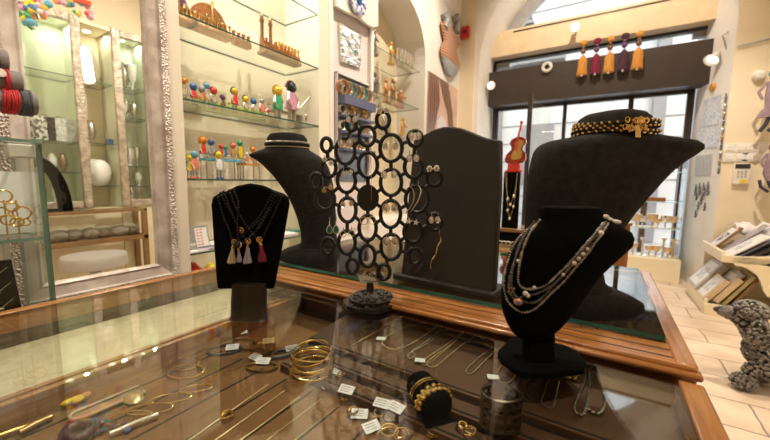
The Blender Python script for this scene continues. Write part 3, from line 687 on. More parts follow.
# ------------------------------------------------------------------ carved frame, clear pane in place of a mirror
MX = -1.57
my1, myi1 = .808, .712
myi0, my0 = .362, .265
mzi0, mz0, mz1 = .893, .795, 3.05
mr = thing('mirror_opening', 'tall clear pane standing in for a mirror in wide carved silver-leaf frame beside the shelf niche', 'mirror', (-1.66, (my0+my1)/2, mz0))
b = MB(); b.box((-1.591, myi0-.02, mzi0-.02), (MIRX, myi1+.02, mz1-.08)); b.part('clear_pane', 'glass', mr, smooth=False)  # plain clear glass; objects built behind it stand in for the reflection
def bar(a, c, d, n0, n1):   # bar from a to c; d = outward direction; mitred
    prof = [(0, -.012), (.0, .008), (.008, .014), (.014, .010), (.046, .020), (.050, .032), (.076, .030), (.078, -.06)]
    q = MB(); X_ = V((1, 0, 0)); base = V((MX-.03, 0, 0))
    P0 = [V(a)+V(d)*u+V(n0)*u+X_*(h) for u, h in prof]; P1 = [V(c)+V(d)*u+V(n1)*u+X_*(h) for u, h in prof]
    A = [q.bm.verts.new(p) for p in P0]; B = [q.bm.verts.new(p) for p in P1]; n = len(A)
    for i in range(n):
        f = q.bm.faces.new((A[i], A[(i+1) % n], B[(i+1) % n], B[i])); f.material_index = 1 if i == 5 else 0
    q.bm.faces.new(A[::-1]); q.bm.faces.new(B); return q
zt = mz1-.096
xx = MX-.012
bar((xx, myi1, mzi0), (xx, myi1, zt), (0, 1, 0), (0, 0, -1), (0, 0, 1)).part('frame_side', ['silver_leaf', 'carved_border'], mr)
bar((xx, myi0, mzi0), (xx, myi0, zt), (0, -1, 0), (0, 0, -1), (0, 0, 1)).part('frame_side', ['silver_leaf', 'carved_border'], mr)
bar((xx, myi0, mzi0), (xx, myi1, mzi0), (0, 0, -1), (0, -1, 0), (0, 1, 0)).part('frame_bottom', ['silver_leaf', 'carved_border'], mr)
bar((xx, myi0, zt), (xx, myi1, zt), (0, 0, 1), (0, -1, 0), (0, 1, 0)).part('frame_top', ['silver_leaf', 'carved_border'], mr)

# ------------------------------------------------------------------ glass tower at the far left
tx0, tx1, ty0, ty1, tzt = -1.50, -1.25, -.32, .306, 1.345
tw = thing('glass_tower', 'green-edged glass shelf tower between the near counter and the mirror', 'display case', ((tx0+tx1)/2, (ty0+ty1)/2, 0))
def pane(lo, hi, nm, par, gm='glass', em='edge_teal', thin=0):
    q = MB(); q.box(lo, hi)
    for f in q.bm.faces: f.material_index = 0 if abs(f.normal[thin]) > .5 else 1
    return q.part(nm, [gm, em], par, smooth=False)
for f_ in (): pass
def npane(lo, hi, nm, par, thin, gm='glass', em='edge_tower'):
    q = MB(); q.box(lo, hi); q.bm.normal_update()
    for f in q.bm.faces: f.material_index = 0 if abs(f.normal[thin]) > .5 else 1
    return q.part(nm, [gm, em], par, smooth=False)
npane((tx1-.010, ty0, .10), (tx1, ty1, tzt-.009), 'glass_pane', tw, 0)
npane((tx0, ty1-.010, .10), (tx1-.0105, ty1, tzt-.009), 'glass_pane', tw, 1)
npane((tx0, ty0, .10), (tx1-.0105, ty0+.010, tzt-.009), 'glass_pane', tw, 1)
npane((tx0, ty0, tzt-.008), (tx1, ty1, tzt), 'glass_shelf', tw, 2)
for z in (.70, 1.092): npane((tx0+.005, ty0+.012, z-.008), (tx1-.012, ty1-.012, z), 'glass_shelf', tw, 2)
b = MB(); b.box((tx0, ty0, 0), (tx1, ty1, .10)); b.part('base', 'cream_lacquer', tw)
for y in (ty1-.016, .05):
    for z in (.692, 1.084): q = MB(); q.cone((tx1-.03, y, z-.010), (tx1-.03, y, z+.010), .008, .008, 10); q.part('shelf_clip', 'silver', tw)
# bracelet rolls in three steps
rs = thing('bracelet_stand', 'stepped stand with three grey felt rolls of cord bracelets on the glass tower', 'bracelet stand', (-1.40, .0, tzt))
RX = -1.40
rolls = []
for i, (x, y) in enumerate(((36, 104.5), (21, 84), (7, 62.5))):
    e = at_x(x, y, RX-.0*i); rolls.append(e)
    q = MB(); q.cone(e, e-V((0, .34, 0)), .031, .031, 28); q.part('felt_roll', 'grey_felt', rs, bevel=.003)
b = MB()
for yy in (-.05, -.16): b.box((RX-.02, yy-.006, tzt), (RX+.012, yy+.006, rolls[2].z))
b.part('upright', 'dark_plastic', rs)
def cord(i, off, w, m, lab, n=5):
    t = MB()
    for k in range(n):
        c_ = rolls[i]-V((0, off+w*k/n, 0)); ph = random.uniform(0, 6)
        t.tube([c_+V((.0335*math.cos(a), .002*math.sin(2*a+ph), .0335*math.sin(a))) for a in [2*PI*j/24 for j in range(24)]], .0034, 6, True)
    return t.solo('cord_bracelet', m, lab, 'bracelet', 'cord bracelets on the felt rolls')
cord(0, .014, .022, 'slate_cord', 'dark slate cord bracelets nearest the end of the lowest felt roll', 6)
cord(0, .042, .030, 'red_cord', 'red cord bracelets on the lowest felt roll beside the slate ones', 7)
cord(1, .030, .010, 'red_cord', 'thin red cord bracelet on the middle felt roll', 2)
cord(2, .020, .010, 'slate_cord', 'dark cord bracelet on the topmost felt roll', 2)
b = MB()
for k in range(3): c_ = rolls[1]+V((.029, -.045-.03*k, .012)); b.cone(c_, c_+V((.006, 0, .002)), .012, .012, 14)
b.solo('silver_charm', 'pewter', 'row of round pewter charms on the middle felt roll', 'charm')
# things inside the tower
p0 = at_x(2, 145, -1.30); b = MB(); b.box((-1.32, at_x(5, 145, -1.30).y, 1.300), (-1.28, at_x(33, 145, -1.30).y, 1.334)); b.solo('price_holder', 'white_plastic', 'small cream price holder under the top shelf of the glass tower', 'price holder', bevel=.003)
ya, yb = at_x(-30, 200, -1.40).y, at_x(29, 200, -1.40).y
b = MB(); b.hexa([(-1.40, ya, 1.094), (-1.38, ya, 1.094), (-1.38, yb, 1.094), (-1.40, yb, 1.094), (-1.425, ya, 1.265), (-1.42, ya, 1.265), (-1.42, yb, 1.265), (-1.425, yb, 1.265)]); b.solo('display_card', 'white_board', 'white display card behind the gold earrings in the glass tower', 'card')
eh = thing('earring_tree', 'small gold tree of hoop earrings before the white card in the glass tower', 'earrings', at_z(12, 234, 1.094))
X0 = -1.345
b = MB()
for x, y in ((2, 0), (14, 0)):
    a = at_x(x+2, 200, X0); z = V((X0, a.y, 1.094)); b.tube([z, a], .0022, 6)
b.part('stem', 'gold', eh)
for x, y, r in ((3, 196, .016), (12, 207, .012), (22, 213, .017), (8, 220, .013), (17, 222, .012), (2, 212, .012), (25, 222, .010)):
    q = MB(); q.oval(at_x(x, y, X0+random.uniform(-.01, .01)), V((.35, 1, 0)), V((0, 0, 1)), r, r, .0024, 18, 6); q.part('hoop_earring', 'gold', eh)
tr = thing('earring_tray', 'tilted black velvet tray of silver hook earrings low in the glass tower', 'tray', (-1.36, .10, .702))
ya, yb = at_x(-40, 290, -1.33).y, at_x(20, 290, -1.33).y
b = MB(); b.hexa([(-1.31, ya, .800), (-1.29, ya, .800), (-1.29, yb, .800), (-1.31, yb, .800), (-1.40, ya, 1.02), (-1.385, ya, 1.02), (-1.385, yb, 1.02), (-1.40, yb, 1.02)]); b.part('panel', 'velvet', tr)
b = MB(); b.box((-1.40, ya+.02, .702), (-1.385, yb-.02, 1.01)); b.part('prop', 'dark_plastic', tr)
for k in range(5):
    z = .985-.04*k; x = -1.383+(1.02-z)*.43; q = MB(); y = yb-.035
    q.tube([(x, y, z), (x+.005, y+.012, z+.012), (x+.004, y+.022, z+.020)], .0012, 5); q.ball((x+.004, y-.004, z-.004), .007, 1, (.5, 1.2, .8)); q.part('hook_earring', 'silver', tr)

BEFORE = set(bpy.data.objects)
# ------------------------------------------------------------------ opposite wall's reflection, built as objects behind the clear pane
XC = 1.9
def cabinet(label, ya, yb, shelves, items):
    t = thing('wall_cabinet', label, 'cabinet', (XC+.05, (ya+yb)/2, 0))
    w_ = .085
    q = MB(); q.box((XC+.05, ya, .92), (XR, yb, 2.92)); 
    # open box: back and sides
    q = MB(); q.box((XR-.012, ya+.02, .92), (XR-.002, yb-.02, 2.90)); q.box((XC-.28, ya+.02, .92), (XR-.012, ya+.035, 2.90)); q.box((XC-.28, yb-.035, .92), (XR-.012, yb-.02, 2.90)); q.box((XC-.28, ya+.02, 2.88), (XR-.012, yb-.02, 2.90)); q.part('cabinet_body', 'pale_green', t)
    q = MB(); q.box((XC-.30, ya, 0), (XR-.002, yb, .91)); q.part('base_cupboard', 'cream_lacquer', t)
    f = MB(); f.box((XC-.32, ya, .92), (XC-.28, ya+w_, 2.92)); f.box((XC-.32, yb-w_, .92), (XC-.28, yb, 2.92)); f.box((XC-.32, ya+w_, 2.92-w_), (XC-.28, yb-w_, 2.92)); f.box((XC-.32, ya+w_, .92), (XC-.28, yb-w_, 1.0))
    f.part('carved_frame', 'cabinet_frame', t, bevel=.012)
    d = MB(); d.box((XC-.304, ya+w_, 1.0), (XC-.300, yb-w_, 2.92-w_)); d.part('glass_door', 'cabinet_glass', t, smooth=False)
    q = MB(); q.cone((XC-.07, (ya+yb)/2, 2.876), (XC-.07, (ya+yb)/2, 2.879), .035, .035, 20); q.part('downlight', 'downlight_glow', t)
    for z in shelves:
        s_ = MB(); s_.box((XC-.27, ya+.036, z-.008), (XR-.014, yb-.036, z)); s_.bm.normal_update()
        for ff in s_.bm.faces: ff.material_index = 0 if abs(ff.normal[2]) > .5 else 1
        s_.part('glass_shelf', ['shelf_glass', 'edge_green'], t, smooth=False)
    return t
Xf = XC-.30
c1a, c1b = mir(10, 60, Xf).y, mir(82, 60, Xf).y
c2a, c2b = mir(112, 60, Xf).y, mir(150, 60, Xf).y
sh = [mir(50, y, Xf).z for y in (71, 140, 172)]
sh2 = [mir(135, y, Xf).z for y in (88, 118, 166, 186)]
cabinet('framed glass cabinet of ornaments left of the cream alcove, seen in the mirror', c1a, c1b, sh, 0)
cabinet('framed glass cabinet of silverware right of the cream alcove, seen in the mirror', c2a, c2b, sh2, 0)
al = thing('alcove_shelving', 'cream lit alcove with glass shelves between the framed cabinets, seen in the mirror', 'shelving', (XR, (c1b+c2a)/2, 0))
b = MB(); b.box((XR-.012, c1b+.003, 0), (XR-.002, c2a-.003, 2.9)); b.box((Xf, c1b+.003, 2.87), (XR-.012, c2a-.003, 2.9)); b.part('alcove_lining', 'cream_wall', al)
for y in (82, 143, 186):
    z = mir(98, y, Xf).z; q = MB(); q.box((Xf+.01, c1b+.004, z-.008), (XR-.014, c2a-.004, z)); q.bm.normal_update()
    for ff in q.bm.faces: ff.material_index = 0 if abs(ff.normal[2]) > .5 else 1
    q.part('glass_shelf', ['shelf_glass', 'edge_green'], al, smooth=False)
q = MB(); q.cone((XC-.07, (c1b+c2a)/2, 2.864), (XC-.07, (c1b+c2a)/2, 2.869), .035, .035, 20); q.part('downlight', 'downlight_glow', al)
b = MB(); b.box((Xf+.02, c1b+.004, 0), (XR-.014, c2a-.004, .91)); b.part('base_cupboard', 'cream_lacquer', al)
def vase(name, lab, cat, m, loc, h, prof, grp=None):
    q = MB(); q.lathe([(r*h, z*h) for r, z in prof], loc, 18); return q.solo(name, m, lab, cat, grp)
VP = [(.13, 0), (.14, .03), (.06, .1), (.17, .35), (.21, .55), (.16, .8), (.09, .92), (.12, 1)]
JP = [(.15, 0), (.16, .02), (.05, .1), (.04, .3), (.15, .45), (.18, .7), (.17, .98), (.15, 1)]
zA = [mir(98, y, Xf).z for y in (82, 143, 186)]
q = MB(); yy = (c1b+c2a)/2; q.lathe([(.02, 0), (.13, .01), (.16, .02), (.17, .028)], (0, 0, 0), 30)
bmesh.ops.rotate(q.bm, cent=(0, 0, 0), matrix=Matrix.Rotation(-PI/2+.2, 3, 'Y'), verts=q.bm.verts); bmesh.ops.scale(q.bm, vec=(1, .8, 1.35), verts=q.bm.verts); bmesh.ops.translate(q.bm, vec=(XC-.0, yy-.02, zA[0]+.222), verts=q.bm.verts)
q.solo('silver_platter', 'silver', 'embossed silver platter upright on the top alcove shelf, seen in the mirror', 'platter')
vase('silver_jug', 'rounded pewter jug on the middle alcove shelf, seen in the mirror', 'jug', 'pewter', (XC-.12, yy-.05, zA[1]), .26, VP)
q = MB(); q.box((XC-.15, yy+.10, zA[1]), (XC-.08, yy+.15, zA[1]+.07)); q.solo('blue_box', 'blue', 'small blue box beside the pewter jug, seen in the mirror', 'box', bevel=.004)
q = MB(); q.lathe([(.06, 0), (.09, .01), (.125, .06), (.14, .15), (.125, .24), (.08, .29), (.05, .30)], (XC-.10, yy-.02, zA[2]), 22); q.solo('white_urn', 'white_enamel', 'big round white patterned urn on the lowest alcove shelf, seen in the mirror', 'urn')
k = 0
names = [('silver_goblet', 'goblet', JP), ('silver_vase', 'vase', VP)]
for si, z in enumerate(sh2+[1.002]):
    for j in range(3):
        nm, ct_, pf = names[(si+j) % 2]
        y = c2a+.10+(c2b-c2a-.2)*(j+.5)/3
        vase(nm, '%s silver %s on the %s of the right framed cabinet, seen in the mirror' % (('left', 'middle', 'right')[j], ct_, ('top shelf', 'second shelf', 'third shelf', 'fourth shelf', 'cabinet floor')[si]), ct_, ['silver', 'pewter', 'white_enamel'][(si*2+j) % 3], (XC-.12+.05*(j % 2), y, z), [.30, .22, .24, .17, .15][si], pf, 'silverware in the right framed cabinet')
for si, z in enumerate(sh[1:]+[1.002]):
    for j in range(3):
        y = c1a+.14+(c1b-c1a-.28)*(j+.5)/3
        nm = ('ornament_figure', 'ornament_jar', 'ornament_dish')[j]
        vase(nm, '%s on the %s of the left framed cabinet, seen in the mirror' % (('slim pewter ornament', 'rounded white jar', 'dark bronze vase')[j], ('middle shelf', 'lower shelf', 'cabinet floor')[si]), ('ornament', 'jar', 'vase')[j], ('pewter', 'white_enamel', 'bronze')[j], (XC-.14, y, z), [.26, .20, .14][si], (JP, VP, VP)[j], 'ornaments in the left framed cabinet')
for j, (x, y) in enumerate(((62, 128), (42, 128))):
    p = mir(x, y+11, Xf+.1); q = MB(); q.box((p.x-.01, p.y-.11, sh[1]+.001), (p.x+.01, p.y+.11, sh[1]+.24)); q.solo('framed_print', ['print_grey', 'print_dark'][j], ['framed grey-green print right of the pewter ornament, seen in the mirror', 'dark framed print on the left cabinet shelf, seen in the mirror'][j], 'picture')
# low wooden display case with stones
XL = 1.3
ca, cb = mir(20, 207, XL).y, mir(147, 207, XL).y
zc = mir(147, 208, XL).z; zr = mir(147, 234, XL).z
lc = thing('display_table', 'low oak display table with glass sides holding rough stones, seen in the mirror', 'display table', (XL+.22, (ca+cb)/2, 0))
x0_, x1_ = XL, XL+.27
b = MB()
for x in (x0_, x1_-.035):
    b.box((x, ca, zc-.03), (x+.035, cb, zc)); b.box((x, ca, zr-.05), (x+.035, cb, zr))
for y in (ca, cb-.035): b.box((x0_, y, zc-.03), (x1_, y+.035, zc)); b.box((x0_, y, zr-.05), (x1_, y+.035, zr))
b.part('case_frame', 'case_wood', lc, bevel=.003)
for x in (x0_, x1_-.05):
    for y in (ca, cb-.05): q = MB(); q.box((x, y, 0), (x+.05, y+.05, zc-.028)); q.part('leg', 'case_wood', lc, bevel=.003)
q = MB(); q.box((x0_+.01, ca+.01, zc-.008), (x1_-.01, cb-.01, zc-.002)); q.part('glass_top', 'glass', lc, smooth=False)
q = MB(); q.box((x0_+.02, ca+.02, zr-.03), (x1_-.02, cb-.02, zr-.012)); q.part('shelf_board', 'case_wood', lc)
for i in range(7):
    y = ca+.14+i*(cb-ca-.26)/6; q = MB(); v = q.ball((x0_+.135+random.uniform(-.03, .03), y, zr+.055), .085, 3, (.95, random.uniform(.9, 1.25), .75))
    for vv in q.bm.verts: vv.co += V((random.uniform(-1, 1), random.uniform(-1, 1), random.uniform(-1, 1)))*.006
    zmin = min(vv.co.z for vv in q.bm.verts); bmesh.ops.translate(q.bm, vec=(0, 0, zr-.011-zmin), verts=q.bm.verts)
    q.solo('rough_stone', 'stone_grey', 'rough grey-green stone, %s from the left in the oak display table, seen in the mirror' % ('first', 'second', 'third', 'fourth', 'fifth', 'sixth', 'last')[i], 'stone', 'rough stones in the oak display table')
# arched black frame standing on the table
pc = mir(42, 207, XL+.1); pr = mir(74, 207, XL+.1); rad = abs(pr.y-pc.y)
zt_ = mir(48, 157, XL+.1).z-zc
q = MB(); c_ = V((XL+.12, pr.y-rad, zc+.001))
arc = [(math.cos(PI*i/24), math.sin(PI*i/24)) for i in range(25)]
ou = [c_+V((0, rad*a, zt_*s_)) for a, s_ in arc]; inn = [c_+V((0, (rad-.11)*a, (zt_-.10)*s_)) for a, s_ in arc]
for i in range(24): q.hexa([ou[i], ou[i+1], inn[i+1], inn[i], ou[i]+V((.04, 0, 0)), ou[i+1]+V((.04, 0, 0)), inn[i+1]+V((.04, 0, 0)), inn[i]+V((.04, 0, 0))])
q.box(c_+V((0, -rad, 0)), c_+V((.04, rad, .03)))
q.solo('arched_frame', 'velvet', 'black half-round frame standing on the oak display table, seen in the mirror', 'frame', smooth=False)
# round white table in front
pl, prr = mir(62, 257, .9), mir(130, 262, .9)
cy_ = (pl.y+prr.y)/2; rr = abs(prr.y-pl.y)/2; zt2 = mir(95, 256, .9).z
wt_ = thing('round_table', 'round white pedestal table in front of the oak display table, seen in the mirror', 'table', (.98, cy_, 0))
q = MB(); q.lathe([(rr*.96, 0), (rr, .01), (rr, .10), (rr*.96, .115)], (.98, cy_, zt2-.115), 40); q.part('tabletop', 'pale_grey', wt_)
q = MB(); q.lathe([(.20, 0), (.20, .02), (.05, .05), (.045, zt2-.12), (.08, zt2-.115)], (.98, cy_, 0), 24); q.part('pedestal', 'pale_grey', wt_)
# coloured glass garland high on the right
g0, g1_ = mir(16, 3, .8), mir(92, -2, .8)
gl = thing('glass_mobile', 'colourful glass bead mobile hanging from ceiling, seen at the top of the mirror', 'mobile', (g0+g1_)/2)
q = MB(); mid = (g0+g1_)/2; q.tube([mid+V((0, 0, .1)), V((mid.x, mid.y, ZC))], .003, 6); q.part('cord', 'dark_plastic', gl)
q = MB()
for i in range(2): q.bbox(mid+V((0, -.12+.24*i, .06)), (.05, .22, .035))
q.part('painted_bar', 'red', gl)
cs = ['red', 'orange', 'blue', 'pink', 'green', 'white', 'skyblue', 'yellow']
for k in range(90):
    u = random.random(); p = g0.lerp(g1_, u)+V((random.uniform(-.03, .03), 0, random.uniform(-.10, .12)-.08*math.sin(u*9)))
    q = MB(); q.ball(p, random.uniform(.018, .036), 1, (.6, 1, 1)); q.part('glass_bead', cs[k % 8], gl)

# flip the reflected scene to stand as a real room behind the pane
for o in set(bpy.data.objects) - BEFORE:
    if o.parent is None: o.location.x = 2*MIRX - o.location.x
    if o.type == 'MESH':
        me = o.data
        for v in me.vertices: v.co.x = -v.co.x
        me.flip_normals()
XA = 2*MIRX - XR  # made-up room added around the reflected scene, not part of the shop
b = MB(); b.box((XA-.1, -1.2, 0), (XA, 4.2, 3.5)); struct(b, 'wall_reflection_back', 'cream_wall')
b = MB(); b.box((XA-.1, 4.1, 0), (-2.5, 4.2, 3.5)); struct(b, 'wall_reflection_end', 'cream_wall')
b = MB(); b.box((XA-.1, -1.3, 0), (-2.5, -1.2, 3.5)); struct(b, 'wall_reflection_side', 'cream_wall')
b = MB(); b.box((XA-.1, -1.3, 3.5), (-2.5, 4.2, 3.6)); struct(b, 'ceiling_reflection', 'ceiling_paint')
b = MB(); b.box((XA-.1, -1.3, -.06), (-2.6, 4.2, 0)); struct(b, 'floor_reflection', 'floor_tiles')
# ------------------------------------------------------------------ shelf niche with figurines
zs = dict(one=2.29, two=1.966, three=1.606, four=1.252, five=.905, six=.58)
names_s = dict(one='topmost glass shelf of the niche, empty', two='glass shelf of the niche holding copper models', three='glass shelf of the niche carrying the upper row of figurines', four='glass shelf of the niche carrying the lower row of figurines at eye level', five='glass shelf of the niche holding cards and papers', six='low glass shelf of the niche seen through the counter glass')
for k, z in zs.items():
    q = MB(); q.box((NXB+.001, NY0+.001, z-.008), (NX-.004, NY1-.001, z)); q.bm.normal_update()
    for f in q.bm.faces: f.material_index = 0 if abs(f.normal[2]) > .5 else 1
    q.solo('glass_shelf', ['shelf_glass', 'edge_green'], names_s[k], 'shelf', 'glass shelves of the niche', smooth=False)
FX = -1.72
def foot_at(px, py, z, x=FX):
    p = at_x(px, py, x); return V((x, p.y, z))
def figurine(px, ytop, ybot, z, head, body, feet, label, hair=None, tall=1.0, extra=None, x=FX, zb=None, sit=False):
    zz = z if zb is None else zb
    p = at_x(px, ybot, x); tp = at_x(px, ytop, x); h = max(.05, (tp.z-p.z)); y = p.y
    p = V((x, y, zz))
    t = thing('figurine', label, 'figurine', p, 'coloured figurines in the niche')
    hr = h*.135 if h > .11 else h*.17
    q = MB(); c_ = p+V((0, 0, h-hr)); q.ball(c_, hr, 2, (.75, 1, 1.05)); q.slot = 1
    for s_ in (-1, 1): q.ball(c_+V((hr*.70, s_*hr*.35, hr*.15)), hr*.13, 1)
    q.ball(c_+V((hr*.78, 0, -hr*.1)), hr*.12, 1); hd_ = q.part('head', [head, 'black' if head != 'black' else 'skyblue'], t)
    if hair:
        q = MB()
        for k in range(18):
            a = 2*PI*k/18
            if hair[1] or math.sin(a) > -.3: q.ball(c_+V((-hr*.15+random.uniform(-.1, .1)*hr, hr*1.08*math.cos(a), hr*1.1*math.sin(a))), hr*(.27 if hair[1] else .22), 1)
        q.part('hair', hair[0], hd_)
    q = MB(); b0, b1 = h*.34, h-hr*1.9
    if sit: b0 = h*.2
    q.loft([(p+V((0, 0, b0)), h*.17, h*.08), (p+V((0, 0, b0+(b1-b0)*.3)), h*.16, h*.085), (p+V((0, 0, b0+(b1-b0)*.75)), h*.135, h*.07), (p+V((0, 0, b1)), h*.06, h*.05)], (0, 1, 0), (1, 0, 0), 2.2, 14); q.part('torso', body, t)
    q = MB()
    for s_ in (-1, 1):
        q.tube([p+V((0, s_*h*.09, b1-.01*h)), p+V((h*.06, s_*h*.17, (b0+b1)/2)), p+V((h*.1, s_*h*.10, b0+.03*h))], h*.028, 6)
    q.part('arms', 'silver', t)
    for s_ in (-1, 1):
        q = MB()
        if sit: q.tube([p+V((0, s_*h*.06, b0)), p+V((h*.18, s_*h*.06, b0)), p+V((h*.2, s_*h*.06, 0))], h*.028, 6)
        else: q.tube([p+V((0, s_*h*.06, b0+.02*h)), p+V((0, s_*h*.07, h*.05))], h*.045, 6)
        lg_ = q.part('leg', 'pewter', t)
        q = MB(); q.ball(p+V((h*.2 if sit else h*.03, s_*h*.075, h*.04)), h*.065, 2, (1.5, .9, .65)); q.part('shoe', feet, lg_)
    if extra == 'stick':
        q = MB(); q.tube([p+V((h*.1, h*.10, h*.35)), p+V((h*.15, h*.45, h*.72))], h*.012, 5); q.part('stick', 'pewter', t)
    if extra == 'bag':
        q = MB(); q.tube([p+V((h*.05, -h*.05, h*.85)), p+V((h*.05, h*.25, h*1.05))], h*.014, 5); q.ball(p+V((h*.05, -h*.22, h*.85)), h*.1, 1, (.7, 1, .8)); q.part('bag', 'yellow', t)
    return t
U = zs['three']-.0; Lw = zs['four']
up = [(184.5, 72, 98, 'orange', 'silver', 'silver', 'tall silver figurine with yellow bag on a stick, left end of the upper row', ('brown', 0), 'bag'),
 (194, 76, 98.5, 'blue', 'red', 'black', 'blue-headed figurine in red, second in the upper row', None, None),
 (202.3, 78, 99.5, 'grey', 'orange', 'orange', 'slim figurine with orange body, third in the upper row', None, None),
 (207.5, 75.5, 101, 'skyblue', 'silver', 'white', 'silver figurine with orange hair beside the big red head, upper row', ('orange', 0), None),
 (214, 77, 99, 'red', 'silver', 'red', 'figurine with big red head and silver body, upper row', ('maroon', 0), None),
 (223, 85, 101, 'purple', 'brown', 'red', 'small dark-headed figurine with red shoes, upper row', ('plum', 0), None),
 (229, 92, 103, 'lime', 'lime', 'green', 'short lime green figurine left of the curly dark-haired one, upper row', None, None),
 (235, 82.5, 108, 'yellow', 'red', 'red', 'figurine with yellow face, dark curly hair and red top, upper row', ('black', 1), None),
 (246, 86, 105.5, 'yellow', 'silver', 'red', 'figurine with yellow face, dark hair and silver body, upper row', ('black', 0), None),
 (254, 88, 106.5, 'blue', 'silver', 'red', 'blue-faced silver figurine with red shoes, upper row', ('brown', 0), None),
 (262, 89, 109, 'grey', 'coral', 'red', 'grey-headed figurine in coral holding a stick, upper row', None, 'stick'),
 (268.5, 104, 114.5, 'red', 'pewter', 'silver', 'tiny figurine with red heart-shaped head near the green-dressed one, upper row', None, None),
 (278, 76.5, 112, 'yellow', 'green', 'silver', 'big figurine with yellow face, sunny curls and emerald dress, upper row', ('amber', 1), None),
 (292, 76.5, 119, 'black', 'pink', 'silver', 'big figurine with black face, pink top and long stick, upper row', ('brown', 0), 'stick'),
 (307.5, 101, 120.5, 'coral', 'silver', 'silver', 'small figurine with coral head at the right end of the upper row', ('white', 0), None)]
for f in up: figurine(f[0], f[1], f[2], U, f[3], f[4], f[5], f[6], f[7], 1, f[8])
lo = [(182.7, 146.5, 178.5, 'yellow', 'black', 'silver', 'figurine with yellow head in black, left end of the lower row', None, 0, None),
 (190, 155, 178.5, 'yellow', 'yellow', 'coral', 'rounded yellow and red figurine, second in the lower row', ('lime', 0), 0, None),
 (195.5, 151, 178.5, 'skyblue', 'coral', 'coral', 'figurine with sky blue head and coral dress, lower row', None, 0, None),
 (219.5, 151, 178.5, 'yellow', 'white', 'blue', 'figurine with yellow head, white shirt and blue shorts before the blue bench', ('brown', 0), 0, None)]
for f in lo: figurine(f[0], f[1], f[2], Lw, f[3], f[4], f[5], f[6], f[7], 1, f[9])
def bench(pxa, pxb, ytop, m, label, z, x=FX-.05, d=.06):
    a, c_ = at_x(pxa, ytop, x), at_x(pxb, ytop, x); t = thing('toy_bench', label, 'miniature bench', ((x), (a.y+c_.y)/2, z)); zt_ = a.z
    q = MB(); q.box((x-d/2, a.y, zt_-.012), (x+d/2, c_.y, zt_)); q.part('seat', m, t, bevel=.002)
    q = MB(); q.tube([(x-d/2, a.y, zt_+.035), (x-d/2, c_.y, zt_+.035)], .003, 6); q.tube([(x-d/2, a.y+.004, zt_), (x-d/2, a.y+.004, zt_+.035)], .003, 6); q.tube([(x-d/2, c_.y-.004, zt_), (x-d/2, c_.y-.004, zt_+.035)], .003, 6); q.part('backrest', 'pewter', t)
    for yy in (a.y+.006, c_.y-.006):
        for xx_ in (x-d/2+.004, x+d/2-.004): q = MB(); q.tube([(xx_, yy, z), (xx_, yy, zt_-.01)], .0035, 6); q.part('leg', 'pewter', t)
    return zt_
zb = bench(202, 238, 158, 'skyblue', 'miniature pale blue bench seating five figurines in the lower row', Lw)
for f in [(203.5, 137, 158, 'orange', 'red', 'silver', 'figurine in red with orange curls, left end of the blue bench', ('amber', 1)), (211.7, 138.5, 158, 'blue', 'grey', 'silver', 'blue-headed grey figurine, second on the blue bench', ('orange', 0)),
          (221.5, 143, 158, 'red', 'red', 'pewter', 'small red figurine in the middle of the blue bench', None), (226, 144, 158, 'green', 'blue', 'pewter', 'green-headed figurine in blue, fourth on the blue bench', None),
          (233.5, 141, 158, 'coral', 'amber', 'pewter', 'red-headed figurine in amber, right end of the blue bench', ('brown', 0))]:
    figurine(f[0], f[1], f[2], Lw, f[3], f[4], f[5], f[6], f[7], 1, None, FX-.045, zb, True)
zb = bench(239.5, 257, 163, 'amber', 'miniature amber bench right of the blue bench in the lower row', Lw)
for f in [(240.5, 140.5, 163, 'green', 'yellow', 'pewter', 'green-headed figurine at the left end of the amber bench', None), (247, 152, 163, 'white', 'coral', 'pewter', 'small white-headed figurine in the middle of the amber bench', None), (253.5, 146, 163, 'orange', 'orange', 'pewter', 'orange figurine at the right end of the amber bench', ('brown', 0))]:
    figurine(f[0], f[1], f[2], Lw, f[3], f[4], f[5], f[6], f[7], 1, None, FX-.045, zb, True)
zb = bench(271, 300, 109, 'pewter', 'miniature wire bench behind the two big figurines in the upper row', U, FX-.06)
a, c_ = at_x(198, 103, FX-.075), at_x(266, 110, FX-.075)
q = MB(); q.box((FX-.10, a.y, U), (FX-.07, c_.y, U+.055)); q.solo('green_block', 'lime', 'long lime green block behind the upper row of figurines', 'block', bevel=.003)
# copper models on the second shelf
W = zs['two']
def domes(px, w, h, lab, m):
    c_ = foot_at(px, 20, W, -1.72); t = thing('domed_candelabrum', lab, 'candelabrum', c_)
    q = MB(); q.prism([c_+V((0, w*math.cos(PI*i/20), .02+h*math.sin(PI*i/20))) for i in range(21)], (-.012, 0, 0)); q.part('domed_back', m, t)
    q = MB(); q.box(c_+V((-.03, -w*1.05, 0)), c_+V((.05, w*1.05, .016))); q.part('base', 'copper', t, bevel=.002)
    for k in range(9):
        y = (k-4)*w*.22; q = MB(); hh = .05 if k != 4 else .13; q.lathe([(.006, 0), (.004, .004), (.003, hh*.7), (.007, hh*.85), (.007, hh)], c_+V((.03, y, .016)), 8); q.part('candle_cup', 'gold', t)
    q = MB()
    for k in range(6):
        y = (k-2.5)*w*.22; q.box(c_+V((.001, y-.012, .016)), c_+V((.012, y+.012, .05+.02*(k % 3))))
    q.part('city_relief', 'bronze', t, bevel=.002)
domes(209, .105, .125, 'copper candelabrum with wide domed back on the second shelf', 'copper')
domes(176, .075, .12, 'copper candelabrum with purple dome at the left end of the second shelf', 'purple')
c_ = foot_at(241, 32, W, -1.72); t = thing('castle_model', 'small copper castle model between the dome and the long battlements', 'model', c_)
q = MB(); q.box(c_+V((-.02, -.05, 0)), c_+V((.02, .05, .03))); q.part('wall_block', 'copper', t)
